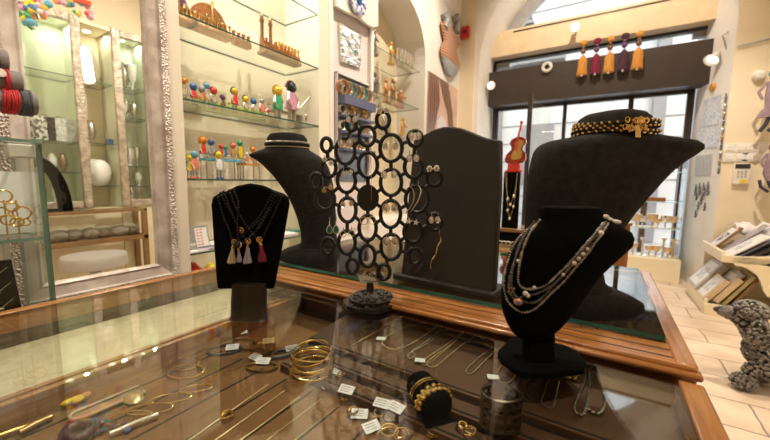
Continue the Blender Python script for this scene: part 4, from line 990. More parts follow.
for k in range(4): q = MB(); q.lathe([(.009, 0), (.008, .03), (.011, .036), (.002, .05)], c_+V((.0, -.045+.03*k, .03)), 8); q.part('turret', 'copper', t)
ca_, cb_ = at_x(262, 47, -1.70), at_x(299, 57, -1.70)
c_ = V((-1.72, (ca_.y+cb_.y)/2, W)); L = cb_.y-ca_.y
t = thing('battlement_candelabrum', 'long copper candelabrum shaped as battlements with two tall towers', 'candelabrum', c_)
q = MB(); q.box(c_+V((-.025, -L/2, 0)), c_+V((.045, L/2, .018))); q.part('base', 'bronze', t, bevel=.003)
q = MB(); q.box(c_+V((-.015, -L/2+.01, .018)), c_+V((.0, L/2, .085)))
for k in range(8): q.box(c_+V((-.015, -L/2+.012+k*L/8.2, .085)), c_+V((0, -L/2+.012+k*L/8.2+.012, .105)))
q.part('battlement_wall', 'copper', t)
q = MB(); q.box(c_+V((.02, -L/2+.01, .018)), c_+V((.03, L/2, .055))); q.part('lower_wall', 'copper', t)
for yy in (-L/2+.015, -L/2+.075): q = MB(); q.lathe([(.012, 0), (.010, .05), (.009, .15), (.013, .16), (.013, .172), (.008, .175), (.010, .19), (.003, .205)], c_+V((.005, yy, .018)), 10); q.part('tower', 'bronze', t)
for k in range(7): q = MB(); q.lathe([(.006, 0), (.004, .02), (.008, .03), (.008, .042)], c_+V((.025, -L/2+.12+k*(L-.13)/6, .055)), 8); q.part('candle_cup', 'gold', t)
c_ = foot_at(311, 64, W, -1.74); q = MB()
for k in range(5): q.tube([c_+V((0, 0, .005)), c_+V((0, (k-2)*.018, .04)), c_+V((0, (k-2)*.022, .10+.01*(2-abs(k-2))))], .005, 6)
q.solo('glass_candelabrum', 'white_enamel', 'frosted white candelabrum at the right end of the second shelf', 'candelabrum')
# cards on the fifth shelf
F5 = zs['five']
a, c_ = at_x(189.5, 240, -1.68), at_x(209, 238, -1.68)
t = thing('price_card', 'upright printed price card leaning in the niche left of the flat velvet bust', 'card', V((-1.68, (a.y+c_.y)/2, F5)))
q = MB(); q.hexa([(-1.675, a.y, F5), (-1.67, a.y, F5), (-1.67, c_.y, F5), (-1.675, c_.y, F5), (-1.70, a.y, F5+.115), (-1.695, a.y, F5+.115), (-1.695, c_.y, F5+.115), (-1.70, c_.y, F5+.115)]); q.part('card', 'grey', t)
q = MB(); q.hexa([(-1.6695, a.y+.03, F5+.014), (-1.669, a.y+.03, F5+.014), (-1.669, c_.y-.006, F5+.014), (-1.6695, c_.y-.006, F5+.014), (-1.6925, a.y+.03, F5+.105), (-1.692, a.y+.03, F5+.105), (-1.692, c_.y-.006, F5+.105), (-1.6925, c_.y-.006, F5+.105)]); q.part('price_list', 'white_paper', t)
q = MB()
for r_ in range(6):
    z = F5+.024+.014*r_; xx_ = -1.668-(z-F5-.014)*.25
    for k in range(2): q.box((xx_-.0006, a.y+.036+.018*k, z), (xx_+.0006, a.y+.048+.018*k, z+.004))
q.part('printed_lines', 'coral', t)
def flat(px, py, w, d, h, m, name, lab, cat, x=-1.68, z=F5, rz=0, grp=None):
    p = foot_at(px, py, z, x); q = MB(); q.bbox(p+V((0, 0, h/2)), (d, w, h)); o = q.solo(name, m, lab, cat, grp); o.rotation_euler.z = rz; return o
flat(187.5, 243, .05, .05, .035, 'white_paper', 'paper_packet', 'white paper packet with yellow flower left of the price card', 'packet', -1.70)
p = foot_at(191, 240, F5+.036, -1.69); q = MB()
for k in range(6): q.ball(p+V((.004, .008*math.cos(k*PI/3), .008*math.sin(k*PI/3))), .006, 1)
q.solo('yellow_flower', 'yellow', 'small yellow flower on the white packet in the niche', 'flower')
flat(196, 247, .10, .05, .006, 'white_paper', 'folded_paper', 'white folded paper flat before the price card', 'paper', -1.635, rz=.1)
flat(205, 247, .08, .04, .008, 'lavender', 'folded_paper', 'lavender folded paper flat beside the white one', 'paper', -1.64, rz=-.15)
flat(291, 228, .11, .10, .008, 'teal', 'greeting_card', 'teal greeting card on the shelf behind the tall left bust', 'card', -1.78, rz=.2)
flat(283, 236, .14, .12, .010, 'white_paper', 'folded_paper', 'white papers on the shelf between the flat bust and the tall left bust', 'paper', -1.72, rz=-.1)
flat(218, 240, .14, .12, .010, 'white_paper', 'folded_paper', 'white papers half hidden behind the flat velvet bust', 'paper', -1.74, rz=.15)
# low shelf: red glass dish, yellow fruit ornament, coral vase
Z6 = zs['six']
q = MB(); c_ = foot_at(190.5, 268, F5-.30, -1.70)
c_ = foot_at(190.5, 300, Z6, -1.70)
q.lathe([(.03, 0), (.03, .01), (.012, .03), (.012, .16), (.05, .19), (.055, .23), (.03, .26), (.004, .265)], c_, 18); q.solo('red_ornament', 'red', 'red rounded ornament on a stem low in the niche', 'ornament')
c_ = foot_at(212, 300, Z6, -1.68); q = MB(); q.lathe([(.025, 0), (.02, .02), (.008, .03), (.008, .17), (.03, .19), (.032, .22), (.012, .245)], c_, 16); q.solo('yellow_ornament', 'yellow', 'yellow and green rounded ornament low in the niche', 'ornament')
c_ = foot_at(203, 300, Z6+.10, -1.78); q = MB(); q.oval(c_+V((0, 0, 0)), (0, 1, 0), (0, 0, 1), .06, .09, .012, 24, 8); q.solo('coral_ring', 'coral', 'coral ring-shaped vase low in the niche behind the near counter', 'vase')
# ------------------------------------------------------------------ plaster wall left of the window
WX = -2.0
def wq(px, py): return at_x(px, py, WX)
def wpoly(name, px, m, lab, cat, th=.02, kind=None):
    q = MB(); q.prism([wq(x, y)+V((.001, 0, 0)) for x, y in px], (th, 0, 0)); return q.solo(name, m, lab, cat, None, kind, smooth=False)
# framed lavender panel
q = MB(); y0, y1 = wq(328, 60).y, wq(370, 60).y
q.box((WX, y0-.04, .8), (WX+.05, y0+.015, ZC)); q.box((WX, y1-.05, .8), (WX+.05, y1-.005, ZC)); struct(q, 'trim_5', 'plaster_white', bevel=.006)
q = MB(); q.box((WX, y0+.015, .8), (WX+.012, y1-.05, 3.4)); struct(q, 'wall_panel', 'lavender_panel')
# curved white valance board with blue-white glass flower
q = MB(); pts = [(329, -25), (371, -8), (371, 28), (366, 29), (360, 26), (352, 20), (343, 16), (335, 12), (329, 8)]
q.prism([wq(x, y)+V((.052, 0, 0)) for x, y in pts], (.03, 0, 0)); q.solo('valance_board', 'plaster_white', 'cream board with wavy lower edge above the silver plaque', 'board', smooth=False)
c_ = at_x(356, 1, WX+.085); t = thing('glass_flower', 'blue and white glass flower on the wavy cream board', 'ornament', c_)
q = MB()
for i in range(9): a = 2*PI*i/9; q.ball(c_+V((.02, .075*math.cos(a), .075*math.sin(a))), .05, 2, (.4, 1, 1))
q.part('petal_ring', 'blue_white', t); q = MB(); q.ball(c_+V((.03, 0, 0)), .045, 2, (.6, 1, 1)); q.part('flower_centre', 'blue', t)
# silver relief plaque
t = thing('relief_plaque', 'silver relief plaque hanging on the lavender wall panel', 'plaque', wq(348, 64)+V((.013, 0, 0)))
q = MB(); q.prism([wq(x, y)+V((.013, 0, 0)) for x, y in ((336.5, 23), (359, 37), (358.5, 68.5), (338.5, 62.5))], (.02, 0, 0)); q.part('backing', 'silver', t, smooth=False)
q = MB(); n_ = 10
for i in range(n_):
    for j in range(n_):
        u, v_ = (i+.5)/n_, (j+.5)/n_; a = V((337.5, 25.5, 0)).lerp(V((358, 38.5, 0)), u); z = V((339.3, 61.5, 0)).lerp(V((357.6, 67, 0)), u); p = a.lerp(z, v_)
        q.ball(wq(p.x, p.y)+V((.033, 0, 0)), random.uniform(.012, .024), 1, (.7, 1, 1.3))
q.part('embossed_relief', 'silver_relief', t)
# boxed bracelet shelves
bz0, bz1 = 1.25, wq(333, 72).z; by0, by1 = wq(333, 100).y, wq(366.5, 100).y
t = thing('bracelet_display', 'dark indigo wall box with shelves of metal cuffs under the silver plaque', 'wall display', V((WX+.013, (by0+by1)/2, bz0)))
q = MB(); q.box((WX+.013, by0, bz0), (WX+.02, by1, bz1)); q.part('back_panel', 'steel_dark', t)
q = MB(); q.box((WX+.02, by0, bz0), (WX+.045, by0+.012, bz1)); q.box((WX+.02, by1-.012, bz0), (WX+.045, by1, bz1)); q.box((WX+.02, by0, bz1-.012), (WX+.045, by1, bz1)); q.part('box_sides', 'lavender_panel', t)
szs = [wq(350, y).z for y in (100.5, 119, 134, 150)]
for i, z in enumerate(szs):
    q = MB(); q.box((WX+.02, by0+.012, z-(.075 if i == 0 else .02)), (WX+.12, by1-.012, z)); q.part('shelf', 'indigo_panel', t)
q = MB()
mm = ['copper', 'pewter', 'silver', 'bronze', 'pot_green', 'gold']
for si, z in enumerate(szs):
    for j in range(8 if si == 0 else 7):
        y = by0+.04+(by1-by0-.08)*j/7.; r = .058 if si == 0 else .04; q = MB()
        for k in range(3): q.oval((WX+.06+.012*k, y, z+r+.005), V((.45, .9, 0)).normalized(), V((0, 0, 1)), r*.8, r, .005, 20, 6)
        q.solo('cuff_bracelet', mm[(j*2+si) % 6], 'metal cuff bracelet, number %s along the %s of the indigo wall box' % (('one', 'two', 'three', 'four', 'five', 'six', 'seven', 'eight')[j], ('top shelf', 'second shelf', 'third shelf', 'lowest shelf')[si]), 'bracelet', 'metal cuffs in the indigo wall box')
# arched recess: two glass shelves and ornaments
for nm, pl_, pr_ in (('upper', (370, 40), (420, 70)), ('lower', (370, 89), (420, 107.3))):
    z = (wq(*pl_).z+wq(*pr_).z)/2; q = MB(); q.box((x1+.014, AY0+.001, z-.008), (WX-.03, AY1-.09, z)); q.bm.normal_update()
    for f in q.bm.faces: f.material_index = 0 if abs(f.normal[2]) > .5 else 1
    q.solo('glass_shelf', ['shelf_glass', 'edge_green'], nm+' glass shelf in the arched recess', 'shelf', smooth=False)
    if nm == 'upper': ZU = z
    else: ZL = z
def statuette(px, pyt, pyb, z, m, lab, x=-2.2, wide=1.0):
    p = at_x(px, pyb, x); p = V((x, p.y, z)); h = at_x(px, pyt, x).z-at_x(px, pyb, x).z
    t = thing('statuette', lab, 'statuette', p); w_ = h*.2*wide
    q = MB(); q.loft([(p, w_*1.1, w_*.8), (p+V((0, 0, h*.05)), w_*1.1, w_*.8), (p+V((0, 0, h*.08)), w_*.7, w_*.5), (p+V((0, 0, h*.35)), w_*.62, w_*.5), (p+V((0, 0, h*.55)), w_*.5, w_*.4), (p+V((0, 0, h*.72)), w_*.75, w_*.4), (p+V((0, 0, h*.80)), w_*.25, w_*.22)], (0, 1, 0), (1, 0, 0), 2.1, 16); q.part('robe', m, t)
    q = MB(); q.ball(p+V((0, 0, h*.89)), h*.095, 2, (.9, .9, 1.15)); q.part('head', m, t)
    q = MB()
    for s_ in (-1, 1): q.tube([p+V((0, s_*w_*.7, h*.72)), p+V((w_*.5, s_*w_*.85, h*.55)), p+V((w_*.9, s_*w_*.3, h*.52))], w_*.16, 6)
    q.part('arms', m, t)
statuette(374, 20, 46, ZU, 'steel_dark', 'dark slender statuette at the left of the upper arched-recess shelf')
statuette(391, 30, 54, ZU, 'gold', 'gold and white statuette left of the silver cups in the arched recess')
for i, x in enumerate((399.5, 403, 406.5, 409.5, 412.5)):
    p = at_x(x, 62+i*1.5, -2.15); vase('silver_cup', '%s of five small silver cups in a row in the arched recess' % ('leftmost', 'second', 'middle', 'fourth', 'rightmost')[i], 'cup', 'silver', V((-2.15, p.y, ZU)), .20, [(.16, 0), (.17, .03), (.05, .1), (.05, .35), (.16, .5), (.19, .8), (.18, 1)], 'silver cups in the arched recess')
statuette(374.5, 66, 92, ZL, 'steel_dark', 'dark statuette at the left of the lower arched-recess shelf')
statuette(386, 71, 95, ZL, 'copper', 'copper statuette with white robe left of the pair on the lower shelf')
statuette(393, 70, 97, ZL, 'bronze', 'tall bronze statuette in the middle of the lower arched-recess shelf')
statuette(400, 83, 101, ZL, 'copper', 'wide copper statuette right on the lower arched-recess shelf', wide=1.7)
q = MB(); q.box((x1+.014, AY0+.02, .8), (WX-.02, AY1-.02, .82)); q.solo('stone_sill', 'plaster_white', 'sill at the foot of the arched recess', 'sill')
p = at_x(402.5, 139, -2.2); zg = p.z
statuette(402.5, 117, 139, zg, 'gold', 'slim gold statuette below the shelves of the arched recess')
q = MB(); q.box((x1+.014, AY0+.01, zg-.012), (WX-.04, AY1-.01, zg-.001)); q.bm.normal_update(); q.solo('glass_shelf', 'shelf_glass', 'lowest glass shelf in the arched recess behind the ring stand', 'shelf', smooth=False)
statuette(384, 112, 138, zg, 'pewter', 'pale statuette behind the top of the ring stand')
# poster, torso, alarm
t = thing('poster', 'large poster of a woman with long brown hair over her white dress', 'poster', V((WX, 4.67, 1.0)))
pq = [(427.5, 71), (457, 88.5), (457, 210), (431, 230)]
za, zb_ = wq(427.5, 71).z, 1.15; ya, yb = wq(427.5, 71).y, wq(457, 88).y
q = MB(); q.box((WX+.001, ya, zb_), (WX+.018, yb, za)); q.part('canvas', 'poster_skin', t, smooth=False)
def blob(pts, m, nm, x): q_ = MB(); q_.prism([V((x, ya+(yb-ya)*u, zb_+(za-zb_)*v)) for u, v in pts], (.0006, 0, 0)); q_.part(nm, m, t, smooth=False)


blob([(.0, 1), (.30, 1), (.36, .80), (.22, .55), (.18, .2), (.0, .0)], 'poster_hair', 'hair_left', WX+.0182)
blob([(.30, 1), (.62, 1), (.80, .78), (.92, .45), (.95, 0), (.78, 0), (.76, .42), (.60, .74), (.46, .84)], 'poster_hair', 'hair_right', WX+.0182)
blob([(.30, .62), (.42, .68), (.58, .64), (.70, .44), (.74, 0), (.26, 0), (.26, .4)], 'poster_dress', 'dress', WX+.0183)
t = thing('wall_sculpture', 'copper-striped female torso sculpture with grey straps hanging above the poster', 'sculpture', wq(447, 74))
cx_ = 447.5
rows = [(439.5, 449.5, 27), (438, 454.5, 31), (438.5, 457.5, 37), (440, 455.5, 42), (441, 453.5, 46), (439, 456, 52), (437.5, 457.5, 58), (438, 457, 63)]
R = []
for xl, xr, y in rows:
    A, B = wq(xl, y), wq(xr, y); R.append(((A+B)/2+V((.04, 0, 0)), (B-A).length/2*.95, .038))
q = MB(); q.loft(R, (0, 1, 0), (1, 0, 0), 2.3, 24); q.part('bodice', 'torso_copper', t)
R = []
for xl, xr, y in ((438, 457, 63), (440, 455, 68), (442.5, 452, 74), (445, 449, 76)):
    A, B = wq(xl, y), wq(xr, y); R.append(((A+B)/2+V((.038, 0, 0)), (B-A).length/2*.95, .034))
q = MB(); q.loft(R, (0, 1, 0), (1, 0, 0), 2.3, 24); q.part('skirt', 'pewter_grey', t)
for a, c_ in (((441, 29), (442.5, 15.5)), ((453, 33), (453.5, 17))):
    q = MB(); q.tube([wq(*a)+V((.05, 0, 0)), wq((a[0]+c_[0])/2+1, (a[1]+c_[1])/2)+V((.055, 0, 0)), wq(*c_)+V((.045, 0, 0)), wq(c_[0]-1.5, c_[1]+3)+V((.03, 0, 0))], .05, 10); q.part('strap', 'pewter_grey', t)
p = at_y(466, 33.5, YF-.012)
t = thing('fire_alarm', 'red fire alarm call point on the cream strip beside the window arch', 'fire alarm', p)
q = MB(); q.bbox(p-V((0, .03, 0)), (.13, .05, .17)); q.part('housing', 'red', t, bevel=.01)
q = MB(); q.bbox(p-V((0, .058, -.01)), (.07, .008, .05)); q.part('call_plate', 'maroon', t, bevel=.003)
# ------------------------------------------------------------------ window: lamps, tassels, ring
def lamp(p, aim, lab, r=.055, arm=None, pw=0, glow='lamp_face'):
    t = thing('spot_lamp', lab, 'lamp', p); d = (V(aim)-V(p)).normalized()
    q = MB(); q.cone(p-d*.11, p-d*.06, r*.45, r*.6, 20, True); q.cone(p-d*.06, p, r*.6, r, 24, False); q.oval(p, d.orthogonal().normalized(), d.cross(d.orthogonal().normalized()), r, r, .006, 24, 6); q.part('lamp_shade', 'white_plastic', t)
    q = MB(); q.cone(p-d*.030, p-d*.026, r*.70, r*.70, 20); q.part('bulb', glow, t)
    if arm: q = MB(); q.tube(spline([p-d*.10]+[V(a) for a in arm], 6), .012, 8); q.part('arm', 'white_plastic', t)
    if pw: spot('spot_lamp_light', p+d*.05, aim, pw, 80, (1, .93, .82), .04)
pL = at_y(491, 85.5, 5.62); lamp(pL, pL+V((.5, -.8, -.5)), 'white spot lamp at the left end of the dark fascia', .062, [pL+V((-.08, .10, .06)), V((-1.69, 5.78, pL.z+.08))], 10)
pC = at_y(575, 27, 5.60); lamp(pC, CAM, 'bright spot lamp shining straight out from the middle of the beige beam', .055, [pC+V((0, .09, .03)), V((pC.x, 5.80, pC.z-.03))], 25, 'lamp_glow')
pR = at_y(711.5, 60.5, 5.55); lamp(pR, pR+V((-.5, -.5, -.75)), 'white spot lamp on a bracket right of the dark fascia', .075, [pR+V((.10, .05, .13)), V((1.07, 5.50, pR.z+.03))], 10)
q = MB(); a = at_y(714, 50, 5.45); q.tube([V((1.07, 5.48, a.z-.08)), V((1.0, 5.48, a.z+.15)), V((1.065, 5.48, a.z+.2))], .008, 6); q.solo('lamp_cable', 'frame_grey', 'curved lamp cable above the right spot lamp', 'cable')
q = MB(); c0 = V((1.09, 5.27, at_y(728, 48, 5.27).z)); c1_ = V((1.95, 5.27, c0.z+.14)); q.tube([c0, c0.lerp(c1_, .5)-V((0, 0, .012)), c1_], .007, 6); q.solo('wall_cable', 'frame_grey', 'thin cable running along the cream wall at the right', 'cable')
TC = [('amber', 584, 42, 75.5), ('maroon', 597.5, 40, 74), ('amber', 611, 38, 72.5), ('plum', 625.5, 35, 70.5), ('amber', 640, 33, 69)]
TL = ['leftmost amber tassel hanging from the beige beam', 'burgundy tassel hanging from the beige beam', 'middle amber tassel between the burgundy and dark plum ones', 'dark plum tassel hanging from the beige beam', 'rightmost amber tassel hanging from the beige beam']
for (m_, x, yt, yb), lb in zip(TC, TL):
    tp = at_y(x, yt, 5.74); bt = at_y(x, yb, 5.74); t = thing('hanging_tassel', lb, 'tassel', tp, 'tassels hanging from the beige beam'); L = tp.z-bt.z
    q = MB(); q.tube([tp+V((0, .058, .03)), tp, tp-V((0, 0, L*.40))], .006, 6); q.part('cord', m_+'_thread', t)
    q = MB(); q.ball(tp-V((0, 0, .01)), .045, 2, (1.1, .5, .9)); q.part('bow', m_+'_thread', t)
    q = MB(); q.ball(tp-V((0, 0, L*.28)), .035, 2); q.ball(tp-V((0, 0, L*.16)), .022, 2); q.part('wooden_bead', 'purple' if m_ != 'amber' else 'brown', t)
    q = MB(); c_ = tp-V((0, 0, L*.40))
    q.loft([(c_, .016, .014), (c_-V((0, 0, L*.08)), .042, .028), (c_-V((0, 0, L*.14)), .056, .034), (c_-V((0, 0, L*.56)), .060, .036)], (1, 0, 0), (0, 1, 0), 2, 18)
    for k in range(14): a = 2*PI*k/14; q.tube([c_+V((.04*math.cos(a), .024*math.sin(a), -L*.10)), c_+V((.060*math.cos(a), .036*math.sin(a), -L*(.57+random.uniform(0, .04))))], .008, 5)
    q.part('fringe', m_+'_thread', t)
    q = MB(); q.ball(c_-V((0, .02, L*.60)), .02, 1); q.part('end_bead', 'pearl', t)
p = at_y(547, 67, 5.77); q = MB(); q.oval(p, (1, 0, 0), (0, 0, 1), .055, .055, .022, 22, 8); q.solo('white_ring', 'white_enamel', 'small white ring on the top edge of the dark fascia', 'ring')
# ------------------------------------------------------------------ shop window display, right of the door
cbx0, cbx1 = at_y(624, 254, 5.62).x, at_y(679, 284, 5.62).x
zb_ = at_y(680, 261, 5.62).z
q = MB(); q.box((cbx0, 5.62, 0), (cbx1, 6.02, zb_)); q.solo('display_plinth', 'cream_lacquer', 'low cream plinth under the window display of small cups', 'plinth', bevel=.006)
sy0, sy1 = 5.66, 6.0
szs = [at_y(655, y, 5.66).z for y in (228.5, 201.5, 172)]
t = thing('window_shelf_rack', 'clear glass shelf rack of small cups standing in the shop window', 'shelf rack', V(((cbx0+cbx1)/2, 5.83, zb_)))
for z in szs:
    q = MB(); q.box((cbx0+.03, sy0, z-.01), (cbx1-.03, sy1, z)); q.bm.normal_update()
    for f in q.bm.faces: f.material_index = 0 if abs(f.normal[2]) > .5 else 1
    q.part('glass_shelf', ['glass', 'edge_pale'], t, smooth=False)
for x in (cbx0+.03, cbx1-.036):
    q = MB(); q.box((x, sy0, zb_), (x+.006, sy1, szs[2]+.25)); q.part('glass_side', 'glass', t, smooth=False)
GOB = [(.28, 0), (.30, .03), (.07, .10), (.06, .42), (.24, .52), (.34, .75), (.32, 1)]; CND = [(.26, 0), (.28, .03), (.06, .08), (.05, .85), (.12, .9), (.12, 1)]
def row(xs, z, y, hs, where):
    for i, x in enumerate(xs):
        px = x; p = at_y(px, 240, y); h = hs[i % len(hs)]
        pf = CND if h > .2 else GOB
        vase('kiddush_cup' if pf is GOB else 'candlestick', ('small pale brass cup' if pf is GOB else 'slim brass candlestick')+', %s from left %s' % (('first', 'second', 'third', 'fourth', 'fifth', 'sixth', 'seventh', 'eighth')[i], where), 'cup' if pf is GOB else 'candlestick', ['brass_pale', 'silver', 'brass_pale'][i % 3], V((p.x, y, z)), h, pf, 'cups and candlesticks in the shop window')
row((635, 641, 650.5, 656, 663.5, 671), szs[0], 5.80, (.17, .14, .18, .12, .17, .16), 'on the lower glass shelf of the window')
row((634, 643, 650, 657, 664, 669, 674), zb_, 5.78, (.16, .24, .14, .15, .26, .14, .25), 'on the cream plinth of the window')
for (x, y, w_, h_), z, lb in (((656, 197, .10, .05), szs[1], 'small brown wooden block on the middle glass shelf of the window'), ((656, 170, .18, .06), szs[2], 'long brown wooden block on the top glass shelf of the window'), ((662, 164, .12, .05), szs[2]+.06, 'brown wooden block lying on the long block in the window')):
    p = at_y(x, y, 5.84); q = MB(); q.box((p.x-w_, 5.80, z+.001), (p.x+w_, 5.88, z+h_)); q.solo('wooden_block', 'post_wood', lb, 'block', bevel=.004)
p = at_y(668, 134, 6.9); q = MB(); q.box((p.x-.3, 6.9, 1.5), (p.x+.3, 7.0, 1.62)); q.box((p.x-.25, 6.9, 0), (p.x-.17, 7.0, 1.5)); q.box((p.x+.17, 6.9, 0), (p.x+.25, 7.0, 1.5)); q.solo('outdoor_stand', 'dark_wood', 'brown wooden stand outside the shop window at the right', 'stand')
# ------------------------------------------------------------------ display stand left of the big bust
YS = 3.3
def sp(x, y, Y_=YS): return at_y(x, y, Y_)
a, c_ = sp(490, 229), sp(560, 229)
st = thing('tiered_stand', 'stepped wooden jewellery stand behind the display board', 'stand', V(((a.x+c_.x)/2, YS+.2, 0)))
z1 = sp(510, 229).z; z2 = sp(510, 250, YS-.25).z
q = MB(); q.box((a.x, YS, z1-.03), (c_.x, YS+.4, z1)); q.part('upper_shelf', 'case_wood', st, bevel=.003)
q = MB(); q.box((a.x, YS-.30, z2-.04), (c_.x, YS+.4, z2)); q.part('lower_shelf', 'case_wood', st, bevel=.003)
q = MB(); q.box((a.x, YS+.02, z2), (c_.x, YS+.38, z1-.03)); q.part('riser', 'velvet', st)
q = MB(); q.box((a.x+.02, YS-.26, 0), (c_.x-.02, YS+.38, z2-.04)); q.part('cabinet', 'dark_wood', st)
t = None
for i, (xa, xb, lb) in enumerate(((502.5, 518, 'narrow black velvet pad hung with silver charm necklaces under the red violin'), (526, 541, 'narrow black velvet pad right of the one under the red violin'))):
    pa, pb = sp(xa, 200, YS+.06), sp(xb, 200, YS+.06); zt_ = sp(xa, 172, YS+.06).z
    t = thing('necklace_pad', lb, 'display pad', V(((pa.x+pb.x)/2, YS+.08, z1)), 'velvet necklace pads on the stepped stand')
    q = MB(); q.box((pa.x, YS+.06, z1), (pb.x, YS+.13, zt_)); q.part('pad', 'velvet', t, bevel=.006)
    w_ = pb.x-pa.x; h_ = zt_-z1
    for k, (dep, side) in enumerate(((.55, .1), (.8, .2))):
        pts = spline([V((pa.x+w_*side, YS+.053, zt_-.01)), V((pa.x+w_*(.3+.05*k), YS+.053, zt_-h_*dep*.7)), V((pa.x+w_*.55, YS+.053, zt_-h_*dep)), V((pa.x+w_*.8, YS+.053, zt_-h_*dep*.6)), V((pb.x-w_*.12, YS+.053, zt_-.01))], 8)
        nk_ = thing('chain_necklace', '%s silver chain with charms on the %s velvet pad' % (('shorter', 'longer')[k], ('left', 'right')[i]), 'necklace', pts[16], 'chains on the velvet pads')
        q = MB(); q.beads(pts, .004, 1, .009); q.part('chain', 'gold_bright' if k else 'silver', nk_)
        for j in (10, 16, 22): q = MB(); q.ball(pts[j]-V((0, .006, .012)), .014, 1, (.8, .5, 1.2)); q.part('charm', 'silver', nk_)
# red violin on a block
pv = sp(514, 172, YS+.095); zt_ = sp(502, 172, YS+.06).z
t = thing('toy_violin', 'small red violin ornament on a red block by the door glass', 'violin ornament', V((pv.x, YS+.095, zt_)))
q = MB(); q.box((pv.x-.075, YS+.065, zt_), (pv.x+.075, YS+.125, zt_+.018)); q.box((pv.x-.055, YS+.07, zt_+.018), (pv.x+.055, YS+.12, zt_+.075)); q.part('block', 'red', t, bevel=.003)
H = sp(514, 124, YS+.095).z-zt_-.07; zb2 = zt_+.072
ol = [(.0, 0), (.20, .02), (.26, .12), (.23, .25), (.13, .36), (.14, .42), (.20, .52), (.17, .61), (.07, .66), (.03, .67)]
pts = [(r*H, z*H) for r, z in ol]+[(-r*H, z*H) for r, z in ol[::-1][:-1]]
pl_ = [V((pv.x+x+z*.12, YS+.08, zb2+z)) for x, z in pts]
q = MB(); q.prism(pl_, (0, .03, 0)); q.part('body', 'violin_red', t, bevel=.004)
q = MB(); q.prism([V((pv.x+x*.5+.012+z*.12, YS+.0785, zb2+.04+z*.72)) for x, z in pts[:]], (0, .001, 0)); q.part('painted_front', 'gold', t)
q = MB(); top = V((pv.x+H*.12, YS+.095, zb2+H)); q.tube([V((pv.x+.3*H*.12, YS+.076, zb2+H*.30)), V((pv.x+.57*H*.12, YS+.076, zb2+H*.67)), top], .009, 8); q.ball(top+V((0, 0, .008)), .017, 1); q.part('neck', 'red', t)
q = MB()
for i in range(7):
    p = sp(499+4.2*i, 243, YS-.18); q.oval(V((p.x, YS-.15, z2+.03)), (1, .3, 0), (0, 0, 1), .022, .024, .005, 14, 6)
    q.solo('ring_row_bracelet', 'pewter', 'small pewter bracelet, %s in the row on the stepped stand' % ('first', 'second', 'third', 'fourth', 'fifth', 'sixth', 'seventh')[i], 'bracelet', 'pewter bracelets on the stepped stand'); q = MB()
# glass screen with wooden post near the door
pt, pb2 = at_y(531, 93.5, 4.1), at_y(531, 240, 4.1)
t = thing('glass_screen', 'tall thin wooden post with glass panel near the shop door', 'screen', V((pt.x, 4.1, 0)))
q = MB(); q.box((pt.x-.022, 4.08, 0), (pt.x+.022, 4.12, pt.z)); q.part('post', 'door_brown', t)
q = MB(); q.hexa([(pt.x+.02, 4.10, .2), (pt.x+.17, 4.35, .2), (pt.x+.18, 4.35, .2), (pt.x+.03, 4.10, .2), (pt.x+.02, 4.10, pt.z-.05), (pt.x+.17, 4.35, pt.z-.16), (pt.x+.18, 4.35, pt.z-.16), (pt.x+.03, 4.10, pt.z-.05)]); q.part('glass_panel', 'cabinet_glass', t, smooth=False)
# wooden cabinet end beyond the far counter
pa, pb = at_y(601, 245, 2.6), at_y(629, 245, 2.6); zt_ = at_y(628, 226, 2.6).z
t = thing('side_cabinet', 'reddish wooden cabinet end between the large bust and the window plinth', 'cabinet', V(((pa.x+pb.x)/2, 2.75, 0)))
q = MB(); q.box((pa.x, 2.6, 0), (pb.x, 2.95, zt_)); q.part('body', 'post_wood', t, bevel=.006)
q = MB(); q.box((pa.x-.01, 2.59, zt_), (pb.x+.008, 2.96, zt_+.02)); q.part('top', 'post_wood', t, bevel=.004)
# ------------------------------------------------------------------ right pier: sheets, hooks, sensor
PA, PB = V((WX1, YF+.004, 0)), V((.905, YB+.1, 0))
pd = (PB-PA).normalized(); pn = V((-pd.y, pd.x, 0))
if pn.x > 0: pn = -pn
def rq(px, py, off=0.0):
    d = ray(px, py); return CAM + d*((PA+pn*off-CAM).dot(pn)/d.dot(pn))
def sheet(px, name, m, lab, cat, grp=None, th=.010):
    q_ = MB(); q_.prism([rq(690+x/3.143, 80+y/3.143, .001) for x, y in px], pn*th); return q_.solo(name, m, lab, cat, grp, smooth=False)
sheet([(48, 62), (103, 45), (96, 138), (30, 150)], 'art_print', 'print_grey', 'upper pale grey art print on the white pier right of the door', 'picture')
sheet([(29, 153), (95, 141), (89, 211), (27, 216)], 'art_print', 'print_grey', 'second pale grey art print on the white pier, under the upper one', 'picture')
sheet([(21, 240), (43, 236), (42, 298), (18, 300)], 'hanging_packet', 'pale_grey', 'left small grey packet hanging on the white pier', 'packet')
sheet([(47, 237), (72, 232), (67, 299), (45, 300)], 'hanging_packet', 'pale_grey', 'right small grey packet hanging on the white pier', 'packet')
OR = ('first', 'second', 'third', 'fourth', 'fifth', 'sixth', 'seventh', 'eighth', 'ninth', 'tenth')
def charm(x, y, m, s_, lab, grp):
    p = rq(690+x/3.143, 80+y/3.143, .012); q_ = MB(); q_.ball(p, .022*s_, 1, (.6, 1, 1.2)); q_.ball(p-V((0, 0, .035*s_)), .014*s_, 1); q_.cone(p+V((0, 0, .02*s_)), p+V((0, 0, .05*s_)), .006*s_, .006*s_, 6); q_.solo('key_charm', m, lab, 'charm', grp)
for i in range(10): charm(112-2.4*i, 56+25*i, ['steel_dark', 'pewter', 'brass_dark'][i % 3], 1, 'small metal key charm, %s from the top along the edge of the white pier' % OR[i], 'key charms along the edge of the white pier')
